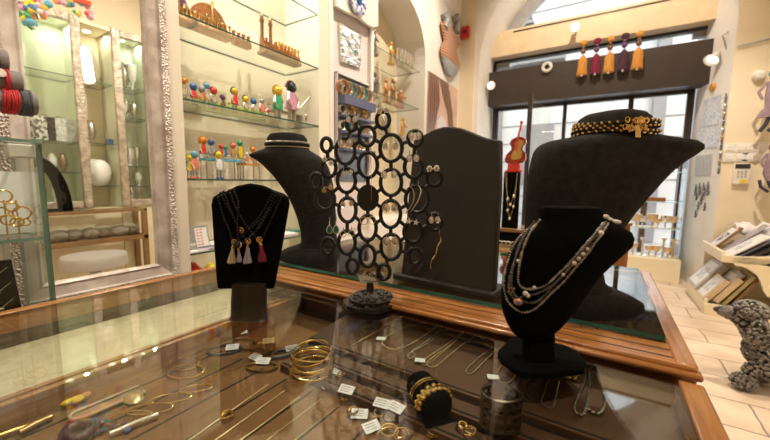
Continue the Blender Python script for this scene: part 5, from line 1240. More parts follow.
for i, (x, y) in enumerate(((18, 340), (29, 336), (42, 335), (55, 333), (16, 352), (30, 350), (45, 352), (56, 350), (20, 366), (34, 380), (45, 398), (25, 395), (17, 420), (38, 365))):
    charm(x, y, 'steel_dark', 1.0, 'dark metal charm in the scattered cluster low on the white pier', 'scattered dark charms low on the white pier')
p = rq(714, 87.5); q = MB(); q.cone(p, p+pn*.03, .05, .045, 24); q.solo('round_sensor', 'amber', 'round amber disc high on the white pier', 'sensor')
# cream wall: switches, thermostat, cap, hanging dolls
YW = YF-.012
def fq(px, py, off=0): return at_y(px, py, YW-off)
for i, (x, y, lb) in enumerate(((735.5, 148, 'upper left white double switch plate on the cream wall'), (755.5, 147.5, 'upper right white double switch plate on the cream wall'), (735, 157.3, 'lower left white double switch plate on the cream wall'), (754.5, 157, 'lower right white double switch plate on the cream wall'))):
    p = fq(x, y-.0); t = thing('switch_plate', lb, 'light switch', p); q = MB(); q.bbox(p-V((0, .008, 0)), (.20, .016, .095)); pl2 = q.part('plate', 'white_plastic', t, bevel=.004)
    for s_ in (-1, 1): q = MB(); q.bbox(p-V((-s_*.045, .018, 0)), (.06, .008, .055)); q.part('rocker', 'white_enamel', pl2, bevel=.003)
p = fq(741, 173+3); t = thing('thermostat', 'white wall controller with dark screen below the switch plates', 'controller', p)
a0, a1_ = fq(733.7, 163.5), fq(747.8, 184.5); w_, h_ = abs(a1_.x-a0.x), abs(a0.z-a1_.z); p = (a0+a1_)/2
q = MB(); q.bbox(p-V((0, .02, 0)), (w_, .04, h_)); hs_ = q.part('housing', 'white_plastic', t, bevel=.008)
q = MB(); q.bbox(p-V((0, .042, -h_*.36)), (w_*.9, .006, h_*.22)); q.part('screen', 'dark_plastic', t, bevel=.002)
for r_ in range(3):
    for k in range(3): q = MB(); q.bbox(p-V((-w_*.22*(k-1), .042, -h_*.10+h_*.12*r_)), (w_*.13, .006, h_*.07)); q.part('button', 'frame_grey', hs_, bevel=.002)
q = MB(); q.bbox(p-V((-.02, .042, h_*.36)), (w_*.45, .006, h_*.14)); q.part('yellow_label', 'yellow', t)
q = MB(); p = fq(758.5, 76); q.lathe([(.055, 0), (.055, .02), (.04, .06), (.03, .065)], (0, 0, 0), 20); bmesh.ops.rotate(q.bm, cent=(0, 0, 0), matrix=Matrix.Rotation(PI/2, 3, 'X'), verts=q.bm.verts); bmesh.ops.translate(q.bm, vec=p, verts=q.bm.verts); q.solo('wall_detector', 'white_plastic', 'small round cream detector high on the cream wall', 'detector')
def doll(px, py0, py1, lab, Y_=5.1, flip=1):
    tp, bt = at_y(px, py0, Y_), at_y(px, py1, Y_); H = tp.z-bt.z; t = thing('hanging_doll', lab, 'doll', bt)
    q = MB(); q.ball(tp-V((0, 0, H*.08)), H*.075, 2); q.part('head', 'pot_green' if flip > 0 else 'brown', t)
    c_ = tp-V((0, 0, H*.16))
    q = MB(); q.loft([(c_, H*.03, H*.03), (c_-V((0, 0, H*.06)), H*.075, H*.05), (c_-V((.02, 0, H*.25)), H*.055, H*.045), (c_-V((-.01*flip, 0, H*.45)), H*.09, H*.05), (c_-V((.03*flip, 0, H*.60)), H*.11, H*.05)], (1, 0, 0), (0, 1, 0), 2, 18); q.part('dress', 'mauve_cloth', t)
    for s_ in (-1, 1):
        q = MB(); q.tube([c_+V((s_*H*.08, 0, -H*.05)), c_+V((s_*H*.17, -.02, -H*.2)), c_+V((s_*H*.12, -.03, -H*.32))], H*.022, 8); q.part('arm', 'mauve_cloth', t)
        q = MB(); q.tube([c_-V((-s_*H*.06-.04*flip, 0, H*.58)), c_-V((-s_*H*.07-.02*flip, 0, H*.72)), c_-V((-s_*H*.05+.03*flip, .0, H*.82))], H*.028, 8); q.part('leg', 'ink', t)
    q = MB(); q.tube([tp, tp+V((0, 0, .12)), V((tp.x, YF-.012, tp.z+.16))], .005, 6); q.part('hanging_cord', 'ink', t)
doll(776, 68, 132, 'upper hanging doll in mauve dress at the far right of the cream wall')
doll(774, 143, 193, 'lower hanging doll in mauve dress at the far right, beside the switches', 5.1, -1)
# ------------------------------------------------------------------ picture rack on the floor at the right
rx0, ry0, ry1 = .90, 4.45, 5.27
rk = thing('picture_rack', 'cream two-tier rack of prints standing on the stone floor at the right', 'rack', V((1.5, 4.85, 0)))
zl = at_y(703.6, 303, ry0).z
rx1 = 2.0-.02
q = MB(); q.box((rx0, ry0, 0), (rx1, ry0+.03, zl)); q.part('lower_front', 'cream_lacquer', rk, bevel=.004)
q = MB(); q.box((rx0, ry0+.03, 0), (rx0+.03, ry1, zl+.04)); q.part('lower_side', 'cream_lacquer', rk, bevel=.004)
q = MB(); q.box((rx0+.03, ry0+.03, 0), (rx1, ry1, .06)); q.part('lower_floor', 'cream_lacquer', rk)
u0 = at_y(722, 255, ry0); zu = u0.z; uz0 = at_y(722, 260, ry0).z; ux0 = u0.x
q = MB(); q.box((ux0, ry0, uz0-.02), (rx1, ry0+.03, zu)); q.part('upper_front', 'cream_lacquer', rk, bevel=.004)
q = MB(); q.box((ux0, ry0+.03, uz0-.02), (ux0+.03, ry1, zu+.03)); q.part('upper_side', 'cream_lacquer', rk, bevel=.004)
q = MB(); q.box((ux0+.03, ry0+.03, uz0-.02), (rx1, ry1, uz0)); q.part('upper_floor', 'cream_lacquer', rk)
q = MB(); sc = [(731, 260), (736, 266), (742, 266.5), (750, 270), (757, 275), (761, 282), (763, 290), (767, 296), (774, 300), (790, 318), (790, 257), (731, 257)]
q.prism([at_y(x, y, ry0) for x, y in sc], (0, .03, 0)); q.part('scalloped_bracket', 'cream_lacquer', rk, smooth=False)
q = MB(); q.box((ux0+.03, ry1-.02, 0), (rx1, ry1, zu)); q.part('back_board', 'cream_lacquer', rk)
q = MB(); q.box((rx1-.03, ry0+.03, .02), (rx1, ry1-.02, zu)); q.part('end_board', 'cream_lacquer', rk)
def leaning(x, zbase, L, ang, y0_, w_, th, m, face, lab, cat='picture frame', nm='framed_print'):
    """a print leaning to the right: foot edge at x, rising at ang degrees"""
    a = math.radians(ang); u = V((math.cos(a), 0, math.sin(a))); n = V((-math.sin(a), 0, math.cos(a))); o = V((x, y0_, zbase+th*math.cos(a)*0+.002))
    Yv = V((0, w_, 0)); t = thing(nm, lab, cat, o+Yv*.5, 'prints leaning in the rack')
    q_ = MB(); q_.hexa([o, o+u*L, o+u*L+Yv, o+Yv, o+n*th, o+u*L+n*th, o+u*L+Yv+n*th, o+Yv+n*th]); fr_ = q_.part('frame', m, t, bevel=.003)
    if face:
        o2 = o+n*(th+.0005)+u*L*.10+Yv*.12; q_ = MB(); q_.hexa([o2, o2+u*L*.8, o2+u*L*.8+Yv*.76, o2+Yv*.76, o2+n*.002, o2+u*L*.8+n*.002, o2+u*L*.8+Yv*.76+n*.002, o2+Yv*.76+n*.002]); mb_ = q_.part('mat_board', 'white_board', fr_, smooth=False)
        o3 = o2+n*.0022+u*L*.2+Yv*.15; q_ = MB(); q_.hexa([o3, o3+u*L*.4, o3+u*L*.4+Yv*.46, o3+Yv*.46, o3+n*.001, o3+u*L*.4+n*.001, o3+u*L*.4+Yv*.46+n*.001, o3+Yv*.46+n*.001]); q_.part('print', face, fr_, smooth=False)
B0 = .062
def lean_px(a_, b_, y0_, w_, th, m, face, lab):
    A, B = at_y(a_[0], a_[1], y0_), at_y(b_[0], b_[1], y0_); L = (B-A).length; leaning(A.x, max(B0, A.z), L, math.degrees(math.atan2(B.z-A.z, B.x-A.x)), y0_, w_, th, m, face, lab)
lean_px((698.5, 292), (728, 267), 4.80, .42, .045, 'pale_grey', 'print_grey', 'largest grey-framed print at the left of the lower rack tray')
lean_px((707, 303), (731, 283), 4.50, .28, .05, 'beige', 'print_grey', 'tan-framed print in front of the large grey one in the lower tray')
lean_px((713, 304), (746, 276), 4.56, .34, .03, 'pale_grey', 'print_dark', 'thin grey-framed print in the middle of the lower tray')
lean_px((718, 304), (744, 282), 4.50, .12, .05, 'beige', None, 'wooden-sided print right of the tan-framed one in the lower tray')
lean_px((725, 306), (757, 278), 4.52, .32, .03, 'beam_olive', None, 'olive tan print second from the right in the lower tray')
lean_px((733, 308), (762, 279), 4.54, .34, .03, 'case_wood', None, 'dark wooden print at the right of the lower tray')
UB = uz0+.002
ux = ux0+.035
ups = [(.00, .34, 50, 4.95, .26, .02, 'case_wood', 'print_dark', 'small oak-framed print at the left end of the upper tray'), (.02, .36, 40, 4.52, .24, .012, 'white_board', 'print_grey', 'white card print lying nearest the front edge of the upper tray'),
       (.05, .44, 46, 4.80, .14, .01, 'lavender', None, 'lavender wrapped print in the upper tray'), (.09, .50, 40, 4.55, .40, .02, 'print_blue', 'print_grey', 'blue-grey covered print in the middle of the upper tray'),
       (.15, .50, 38, 4.50, .42, .02, 'dark_plastic', None, 'first black-edged print right of the blue one in the upper tray'), (.24, .54, 38, 4.50, .42, .02, 'white_board', None, 'long white print sloping across the upper tray'),
       (.34, .50, 40, 4.50, .42, .03, 'dark_wood', None, 'dark brown print right of the long white one in the upper tray'), (.44, .48, 42, 4.50, .42, .03, 'brown', None, 'brown print further right in the upper tray'), (.54, .46, 42, 4.50, .42, .03, 'dark_wood', None, 'dark brown print at the right end of the upper tray')]
for x, L, ang, y0_, w_, th, m, face, lb in ups: leaning(ux+x, UB, L, ang, y0_, w_, th, m, face, lb)
q = MB(); p = at_y(757, 222, 5.12); g_ = {}
for i in range(9):
    for j in range(5): g_[i, j] = q.bm.verts.new(V((p.x-.16+.05*i, 5.00+.05*j, p.z-.02+random.uniform(-.035, .035)-.03*abs(j-2))))
for i in range(8):
    for j in range(4): q.bm.faces.new((g_[i, j], g_[i+1, j], g_[i+1, j+1], g_[i, j+1]))
o = q.solo('crumpled_wrap', 'tag_paper', 'crumpled pale wrapping on top of the prints at the far right', 'wrapping'); sm = o.modifiers.new('thickness', 'SOLIDIFY'); sm.thickness = .03
# ------------------------------------------------------------------ beaded poodle
DY = 2.98
def dp(x, y, dy=0): return at_y(x, y, DY+dy)
dog = thing('poodle_statue', 'grey beaded poodle statue standing on the stone floor at the right', 'dog statue', V((1.05, DY, 0)))
hd = dp(748, 318); F0 = dp(738, 383); chest = dp(757, 350)
x_sh = chest.x+.05; back_x = x_sh+.29; zbk = chest.z
skel = {}
q = MB()
SK = [(hd, .085), (hd+V((-.075, 0, -.01)), .045), (dp(720, 309.5), .026)]
me = bpy.data.meshes.new('poodle'); 
vs, es, rs_ = [], [], []
def jn(p, r, par=None):
    vs.append(V(p)-dog.location); rs_.append(r); k = len(vs)-1
    if par is not None: es.append((par, k))
    return k
pel = jn((back_x, DY, zbk-.01), .085); mid_ = jn((x_sh+.15, DY, zbk+.0), .085, pel); shd = jn((x_sh, DY, zbk), .105, mid_); nk1 = jn(hd.lerp(V((x_sh, DY, zbk)), .5), .07, shd); hdk = jn(hd+V((.01, 0, .0)), .078, nk1); mz = jn(dp(732, 313), .042, hdk); jn(dp(718.5, 310), .029, mz)
lg = {-1: at_y(743, 383, DY-.085).x, 1: at_y(770, 390, DY+.085).x-.05}
for s_ in (-1, 1):
    fx_ = lg[s_]; a = jn((x_sh-.02, DY+s_*.085, zbk-.10), .05, shd); k1 = jn((fx_+.02, DY+s_*.085, .17), .034, a); k2 = jn((fx_+.02, DY+s_*.085, .055), .036, k1); jn((fx_-.03, DY+s_*.085, .04), .034, k2)
    a = jn((back_x-.02, DY+s_*.075, zbk-.12), .06, pel); k1 = jn((back_x+.07, DY+s_*.08, .18), .035, a); k2 = jn((back_x+.04, DY+s_*.08, .055), .042, k1); jn((back_x-.02, DY+s_*.08, .04), .035, k2)
t1 = jn((back_x+.09, DY, zbk+.12), .02, pel); jn((back_x+.11, DY, zbk+.20), .045, t1)
me.from_pydata([tuple(v) for v in vs], es, [])
o = bpy.data.objects.new('body', me); COL.objects.link(o); o.parent = dog
sk = o.modifiers.new('skin', 'SKIN'); o.modifiers.new('sub', 'SUBSURF').levels = 1; o.modifiers['sub'].render_levels = 1
for i, r in enumerate(rs_): me.skin_vertices[0].data[i].radius = (r, r); me.skin_vertices[0].data[i].use_root = (i == 0)
me.materials.append(MATS['poodle_core'])
bpy.context.view_layer.update()
ev = o.evaluated_get(bpy.context.evaluated_depsgraph_get()); em_ = ev.to_mesh()
tris = [(p.center.copy(), p.normal.copy(), p.area, [em_.vertices[i].co.copy() for i in p.vertices]) for p in em_.polygons]
ev.to_mesh_clear()
q = MB(); tot = sum(t_[2] for t_ in tris); NB = 3600
for c_, n_, ar, cs_ in tris:
    k = ar/tot*NB; k = int(k)+(1 if random.random() < k-int(k) else 0)
    for _ in range(k):
        w_ = [random.random() for _ in cs_]; s_ = sum(w_); p = sum((cc*(ww/s_) for cc, ww in zip(cs_, w_)), V((0, 0, 0)))
        p = p*.55+(c_+(random.choice(cs_)-c_)*random.random())*.45
        wp = p+dog.location
        if wp.x < hd.x-.055 and wp.z > hd.z-.09: r = .006
        else: r = random.uniform(.0075, .0100)
        if wp.z-r < 0: continue
        q.ball(wp+n_*.006, r, 2)
# topknot, ears, leg cuffs: bigger knots of beads
def puff(c_, R, n_, r=.0095):
    for _ in range(n_):
        d = V((random.gauss(0, 1), random.gauss(0, 1), random.gauss(0, 1))).normalized(); p = V(c_)+V((d.x*R[0], d.y*R[1], d.z*R[2]))
        if p.z > r: q.ball(p, r*random.uniform(.85, 1.1), 2)
puff(hd+V((.012, 0, .048)), (.082, .090, .060), 380)
for s_ in (-1, 1): puff(hd+V((.030, s_*.095, -.065)), (.045, .028, .085), 130)
puff((x_sh, DY, zbk), (.115, .12, .11), 420)
for s_ in (-1, 1): puff((lg[s_]-.0, DY+s_*.085, .055), (.060, .05, .045), 110)
m0, m1 = dp(733, 313), dp(718, 310)
for _ in range(260):
    u = random.random(); a = random.uniform(0, 2*PI); c_ = m0.lerp(m1, u); r_ = .040-.018*u
    q.ball(c_+V((random.uniform(-.004, .004), r_*math.cos(a), r_*math.sin(a))), random.uniform(.0055, .0075), 2)
q.part('beaded_coat', 'poodle_bead', dog)
q = MB(); q.cone(m0, m1, .036, .020, 16); q.part('muzzle', 'poodle_core', dog)
q = MB(); q.ball(m1+V((-.008, 0, .004)), .016, 2); q.part('nose', 'ink', dog)
for s_ in (-1, 1): q = MB(); q.ball(dp(733, 306)+V((0, s_*.035-.02, 0)), .011, 2); q.part('eye', 'ink', dog)
# ------------------------------------------------------------------ ring stand with earrings
P_RS = at_z(371, 303, G1)
RINGS = [(326.5, 145, 6.5, 8.5), (351.5, 123.5, 6.5, 9), (383, 120, 8, 10), (367, 136, 9.5, 11.5), (345.5, 151, 11, 14.5), (391, 148, 12.5, 15), (415, 138.5, 8.5, 9.5), (329, 168, 8.5, 10.5), (368, 165, 11, 14), (413.5, 167, 10.5, 12.5),
         (346.5, 180.5, 10.5, 13.5), (391, 182.5, 12, 14.5), (434, 178, 9, 9.5), (325, 199, 11, 12), (417, 199, 13, 15), (347.5, 210, 10, 13.5), (390.5, 214, 11.5, 15), (367.7, 228, 10, 14), (347, 242.5, 9.8, 13), (391, 247, 11.5, 14), (413, 232, 10.5, 12),
         (434.3, 222, 8.5, 10), (367.5, 256, 9, 12), (352.5, 266, 7, 8.5), (384, 272, 7.5, 9), (414.5, 256, 8, 9.5), (316, 181, 7, 9), (328, 246, 7.5, 9.5)]
stand = thing('earring_stand', 'black ring-shaped earring stand on ornate dark resin foot in the middle of the near counter', 'earring stand', P_RS)
DP = (P_RS-CAM).dot(FH); PXM = DP/FPX
def rp(x, y, off=0.0): return at_p(x, y, P_RS, off)
ZV = V((0, 0, 1))
def r3(r):
    c_ = rp(r[0], r[1]); return c_, (rp(r[0]+r[2], r[1])-rp(r[0]-r[2], r[1])).length/2, (rp(r[0], r[1]-r[3])-rp(r[0], r[1]+r[3])).length/2
for r in RINGS:
    c_, a, b_ = r3(r); q = MB(); q.oval(c_, RH, ZV, a-.004, b_-.004, .0054, 32, 8); q.part('ring_loop', 'ring_black', stand)
q = MB(); c_, a, b_ = r3((368, 198, 11, 13.5)); q.loft([(c_-FH*.003, a, b_), (c_+FH*.003, a, b_)], RH, ZV, 2, 32); q.part('solid_disc', 'ring_black', stand)
allr = RINGS+[(368, 198, 11, 13.5)]
for i in range(len(allr)):
    for j in range(i):
        A, B = V((allr[i][0], allr[i][1], 0)), V((allr[j][0], allr[j][1], 0)); d = (B-A); L = d.length; u = d/L
        def er(r): return 1/math.sqrt((u.x/r[2])**2+(u.y/r[3])**2)
        ra, rb = er(allr[i]), er(allr[j]); gap = L-ra-rb
        if gap < 7:
            p0_, p1_ = A+u*(ra-1.2), B-u*(rb-1.2); q = MB(); q.tube([rp(p0_.x, p0_.y), rp(p1_.x, p1_.y)], .005, 8); q.part('link', 'ring_black', stand)
q = MB(); q.loft([(rp(370, 291), .0115, .010), (rp(370, 288), .0105, .009), (rp(370, 283), .009, .008)], RH, FH, 4, 16); q.tube([rp(369.5, 286, .004), rp(369, 282, .014), rp(368.5, 266, .014)], .005, 8); q.part('stem', 'ring_black', stand)
# resin foot: faceted lozenge with scrolls
q = MB(); ft = [(343, 305), (352, 298), (364, 294), (384, 294), (395, 298.5), (399, 304.5), (394, 310), (380, 314), (360, 314), (347, 311)]
bot = [at_z(x, y, G1) for x, y in ft]; cen = sum(bot, V((0, 0, 0)))/len(bot)
q.prism(bot, (0, 0, .013))
up_ = [cen+(p-cen)*.80+V((0, 0, .012)) for p in bot]; q.prism(up_, (0, 0, .010))
for i in range(26):
    a = 2*PI*i/26; k = int(a/(2*PI)*len(bot)); p = bot[k].lerp(bot[(k+1) % len(bot)], (a/(2*PI)*len(bot)) % 1); m_ = (.38, .62, .84)[i % 3]; q.ball(cen+(p-cen)*m_+V((0, 0, .013 if m_ > .75 else .022)), random.uniform(.005, .008), 2, (1.3, 1, .6), Matrix.Rotation(a, 3, 'Z'))
q.part('foot', 'resin_black', stand, bevel=.002)
# signature card behind the loops
cp = [(357, 262), (375, 261), (385, 269), (384, 280), (378, 285), (361, 284), (357, 275)]
t = thing('signature_card', 'cream paper card with handwritten signature at the foot of the ring stand', 'card', rp(370, 284, .0065))
q = MB(); q.prism([rp(x, y, .0065) for x, y in cp], FH*.0012); q.part('paper', 'tag_cream', t, smooth=False)
def text(s_, x, y, h_px, par, p0, off, m_='ink', tilt_=0.0, nm='lettering', shear=.35):
    cu = bpy.data.curves.new(nm, 'FONT'); cu.body = s_; cu.size = 1.0; cu.shear = shear; cu.extrude = .01; cu.offset = .022
    o = bpy.data.objects.new(nm, cu); COL.objects.link(o); bpy.context.view_layer.update()
    me = bpy.data.meshes.new_from_object(o.evaluated_get(bpy.context.evaluated_depsgraph_get())); bpy.data.objects.remove(o); bpy.data.curves.remove(cu)
    s = h_px*PXM; base = at_p(x, y, p0, off); ca_, sa_ = math.cos(tilt_), math.sin(tilt_); e1 = RH*ca_+ZV*sa_; e2 = -RH*sa_+ZV*ca_
    o0 = world_loc(par)
    for v in me.vertices: v.co = base+e1*(v.co.x*s)+e2*(v.co.y*s)-FH*(v.co.z*s)-o0
    me.materials.append(MATS[m_]); o = bpy.data.objects.new(nm, me); COL.objects.link(o); o.parent = par; return o
text('d. Konfino', 357.5, 273.5, 7.4, t, P_RS, .0055, 'ink', -.22, shear=.4)
q = MB()
q.tube([rp(363, 280.5, .006), rp(377, 281.6, .006)], .0007, 4)
q.part('fine_print', 'ink', t)
# earrings hooked over the loops
EO = -.009
def earring(label, kind, pts, m, grp=None, m2=None):
    x, y = pts[0]; p = rp(x, y, EO); t_ = thing('earring', label, 'earring', p, grp)
    q_ = MB(); q_.oval(p+ZV*.004-FH*(-.004), FH, ZV, .005, .006, .0007, 14, 5); q_.part('hook', 'silver', t_)
    if kind == 'drop':
        h = pts[1]; q_ = MB(); q_.oval(p-ZV*(.004+h*.5), RH, ZV, h*.50, h*.66, .0014, 20, 6); q_.part('setting', 'silver', t_)
        q_ = MB(); q_.ball(p-ZV*(.004+h*.5), h*.60, 1, (.78, .3, 1)); q_.part('stone', m, t_)
    elif kind == 'teardrop':
        h = pts[1]; q_ = MB(); q_.tube([p, p-ZV*.011], .0012, 6); q_.ball(p-ZV*.011, .0022, 1); q_.part('link_rod', 'silver', t_)
        c_ = p-ZV*(.012+h*.55); ov = [c_+RH*(h*.36*math.sin(a)*(1-.25*math.cos(a)))+ZV*(h*.55*math.cos(a)) for a in [2*PI*i/24 for i in range(24)]]
        q_ = MB(); q_.tube(ov, .0013, 6, True); q_.part('setting', 'silver', t_)
        q_ = MB(); q_.prism([c_+(v-c_)*.93-FH*.0015 for v in ov], FH*.003); q_.part('stone', m, t_)
    elif kind == 'flower':
        r = pts[1]; q_ = MB()
        for i in range(6): a = PI*i/3; q_.ball(p+RH*(r*.6*math.cos(a))+ZV*(r*.6*math.sin(a)), r*.36, 1)
        q_.part('petals', m, t_); q_ = MB(); q_.ball(p-FH*r*.25, r*.3, 1); q_.part('centre_stone', m2 or 'gold_bright', t_)
    elif kind == 'star':
        r = pts[1]; q_ = MB(); q_.prism([p+RH*((r if i % 2 == 0 else r*.42)*math.sin(PI*i/5+.2))+ZV*((r if i % 2 == 0 else r*.42)*math.cos(PI*i/5+.2)) for i in range(10)], -FH*.0015); q_.part('star', m, t_)
    elif kind == 'curve':
        q_ = MB(); P = spline([rp(a, b_, EO) for a, b_ in pts], 8); n_ = len(P); q_.tube(P, .0012, 6, False, [.0008+.0014*math.sin(PI*(.15+.8*i/(n_-1))) for i in range(n_)]); q_.part('curved_bar', m, t_)
    elif kind == 'chain':
        q_ = MB(); q_.beads([rp(a, b_, EO) for a, b_ in pts], .0011, 1, .0023); q_.part('chain', m, t_)
    elif kind == 'hoop':
        h = pts[1]; q_ = MB(); q_.oval(p-ZV*h, RH, ZV, h*.95, h, .0012, 24, 6); q_.part('hoop', m, t_)
    elif kind == 'cluster':
        q_ = MB()
        for a, b_, r in pts[1:]: q_.ball(rp(a, b_, EO), r, 1)
        q_.part('stones', m, t_)
    return t_
def pair(kind, a, b_, m, desc, *ex, m2=None):
    g = 'pair of '+desc
    earring('left of the two '+desc, kind, (a,)+ex, m, g, m2); earring('right of the two '+desc, kind, (b_,)+ex, m, g, m2)
pair('teardrop', (329.5, 221), (336, 221), 'teal_deep', 'green teardrop earrings hanging at the left of the ring stand', .019)
pair('drop', (348.5, 115.5), (355, 115.5), 'crystal', 'silver drop earrings at the upper left loop', .011)
pair('flower', (379.5, 111.5), (386, 110.5), 'silver', 'spiky silver flower earrings at the top', .0085)
pair('drop', (341, 139), (350, 138.5), 'crystal', 'large pale crystal drops below the upper left loop', .014)
pair('drop', (385.5, 142), (395.5, 142), 'silver', 'grey leaf drops on the large upper loop', .013)
pair('drop', (411.5, 131.5), (418.5, 131.5), 'pearl', 'pale crystal teardrops at the upper right loop', .014)
pair('drop', (409.5, 154), (416.5, 154), 'crystal', 'clear double crystal earrings on the ring stand', .013)
pair('flower', (429.5, 169), (436.5, 168.5), 'pearl', 'pearl blossom earrings at the far right loop', .0095)
earring('left of the two long curved silver bars on the ring stand', 'curve', [(409.5, 186), (413, 190), (414, 197), (411.5, 205), (406, 213)], 'silver', 'pair of long curved bars')
earring('right of the two long curved silver bars on the ring stand', 'curve', [(418.5, 185.5), (421, 190), (419.5, 198), (415, 206), (410, 212.5)], 'silver', 'pair of long curved bars')
pair('star', (409, 221.5), (416, 222.5), 'pearl', 'white star earrings on the ring stand', .0085)
pair('drop', (431.5, 216), (438, 216), 'pearl', 'ivory teardrops at the lower right loop', .013)
earring('long wavy gold ribbon earring hanging lowest at the right of the ring stand', 'curve', [(439.5, 233), (441, 240), (437.5, 247), (436, 254), (431.5, 261), (430.5, 269)], 'gold_bright')
pair('flower', (324, 190.5), (330.5, 187.5), 'gold_bright', 'gold leaf-spray studs at the left loop', .0078)
pair('flower', (324.5, 159.5), (331, 163), 'pearl', 'white blossom studs at the upper left', .0078)
pair('drop', (343.5, 170.5), (350.5, 169), 'pearl', 'pearl cluster earrings below the crystal drops', .010)
pair('drop', (384, 170.5), (394, 170), 'crystal', 'round silver filigree drops on the middle right loop', .014)
pair('drop', (343, 201), (351, 200), 'gold_bright', 'gold cluster earrings on the middle left loop', .011)
earring('thin gold chain earring crossing the solid black disc', 'chain', [(371, 152), (371.2, 170), (371.5, 201)], 'gold_bright')
pair('hoop', (364, 217), (372, 216.5), 'gold_bright', 'slim gold hoops on the loop under the black disc', .010)
pair('drop', (386, 203.5), (394.5, 203), 'beige', 'brown textured drops on the right middle loop', .017)
pair('drop', (386.5, 237), (395, 236.5), 'beige', 'pale wooden oval drops on the lower right loop', .019)
pair('hoop', (343, 231), (351.5, 230.5), 'silver', 'thin silver hoops on the lower left loop', .008)

# ------------------------------------------------------------------ jewellery inside the near counter
def plat(x, y):   # point on the sloping platform
    p = at_z(x, y, .87)
    for _ in range(4): p = at_z(x, y, .858+(max(.60, min(.818, p.y))-.605)*.089)
    return p
def chain(label, px, m, r=.0016, clasp=None, grp='chain necklaces laid on the brown platform'):
    P = spline([plat(x, y)+V((0, 0, r+.0008)) for x, y in px], 8); c_ = sum(P, V((0, 0, 0)))/len(P)
    t_ = thing('chain_necklace', label, 'necklace', V((c_.x, c_.y, min(p.z for p in P)-r)), grp)
    q_ = MB(); q_.beads(P, r, 1, r*2.05); q_.part('chain', m, t_)
    if clasp:
        q_ = MB(); p = plat(*clasp)+V((0, 0, .006)); q_.bbox(p, (.022, .016, .002), Matrix.Rotation(.4, 3, 'Z')); q_.part('price_tag', 'tag_paper', t_, smooth=False)
    return t_
chain('pair of fine gold chains at the left end of the brown platform', [(402, 317), (388, 326), (368, 337), (352, 346)], 'gold_pale', .0014)
chain('gold rope chain curving left of the knotted silver one', [(438, 327), (424, 337), (409, 346), (397, 350), (388, 349), (382, 343), (392, 334), (408, 327), (426, 324)], 'gold_pale', .0018, (381, 341))
chain('silver chain with knotted end on the brown platform', [(449, 328.5), (431, 342), (418, 350), (410, 354), (407.5, 358), (411, 360), (415, 356), (412, 352), (420, 347), (436, 335), (443, 327)], 'silver', .0018)
chain('gold double chain with large pale pendant on the brown platform', [(463, 333), (446, 346), (428, 358), (421, 364), (425, 366), (432, 362), (450, 347), (460, 338)], 'gold_pale', .0016, (420, 363))
chain('gold snake chain with round loop beside the double chain', [(475, 336.5), (456, 351), (443, 362), (436, 367.5), (430, 368), (427, 364), (436, 356), (452, 345), (464, 333.5)], 'gold_pale', .0019)
chain('narrow silver loop of chain left of the front bust', [(493, 348), (480, 358), (470, 367), (466, 372), (468, 375), (473, 374), (482, 365), (492, 355), (497, 347)], 'silver', .0020)
chain('short dark silver chain close to the front rail', [(480, 337.5), (483, 340), (488, 341.5), (494, 341)], 'pewter', .0018)
chain('gold ball chain half hidden by the foot of the front bust', [(503, 366), (497, 374), (496, 380), (500, 384), (507, 384.5), (514, 380), (517, 372)], 'gold_bright', .0022, (493, 380))
chain('long dark steel chain emerging from under the front bust foot', [(521, 376), (518, 386), (520, 396), (527, 402), (533, 402), (526, 394), (525, 386), (533, 378)], 'steel_dark', .0019)
chain('dark rounded chain loop right of the long steel chain', [(549, 380), (544, 393), (541, 404), (546, 409), (553, 408), (556, 396), (559, 382)], 'steel_dark', .0020)
chain('dark ball bead necklace loop, left of two thick ones at the right', [(588, 368), (584, 385), (576, 402), (574, 410), (577, 416), (583, 417), (586, 410), (588, 395), (592, 378), (594, 369)], 'steel_mid', .0034)
chain('dark ball bead necklace loop, right of two thick ones at the right', [(590, 370), (590, 385), (587, 402), (588, 411), (594, 416), (601, 415), (605, 405), (603, 390), (597, 374), (594, 368)], 'steel_mid', .0041)
t = thing('gold_brooch', 'small gold knot brooch behind the foot of the front bust', 'brooch', plat(571, 377)); q = MB()
for i in range(5): q.oval(plat(568+i*1.6, 377+1.5*(i % 2))+V((0, 0, .006)), V((1, .3, 0)), V((0, .4, .9)), .008, .006, .0016, 12, 5)
q.part('knot', 'gold', t)
def dkp(x, y, h=0.0):
    """point on whatever surface of the counter's inside a sight line meets: platform, its steps, or the tan boards"""
    p = plat(x, y)
    if p.y >= .602 and p.x > -.60: return p+V((0, 0, .001+h))
    for z, y0_ in ((.846, .557), (.832, .512)):
        p = at_z(x, y, z)
        if p.y >= y0_ and p.x > -.60: return p+V((0, 0, .001+h))
    return at_z(x, y, DZ+.001)+V((0, 0, h))
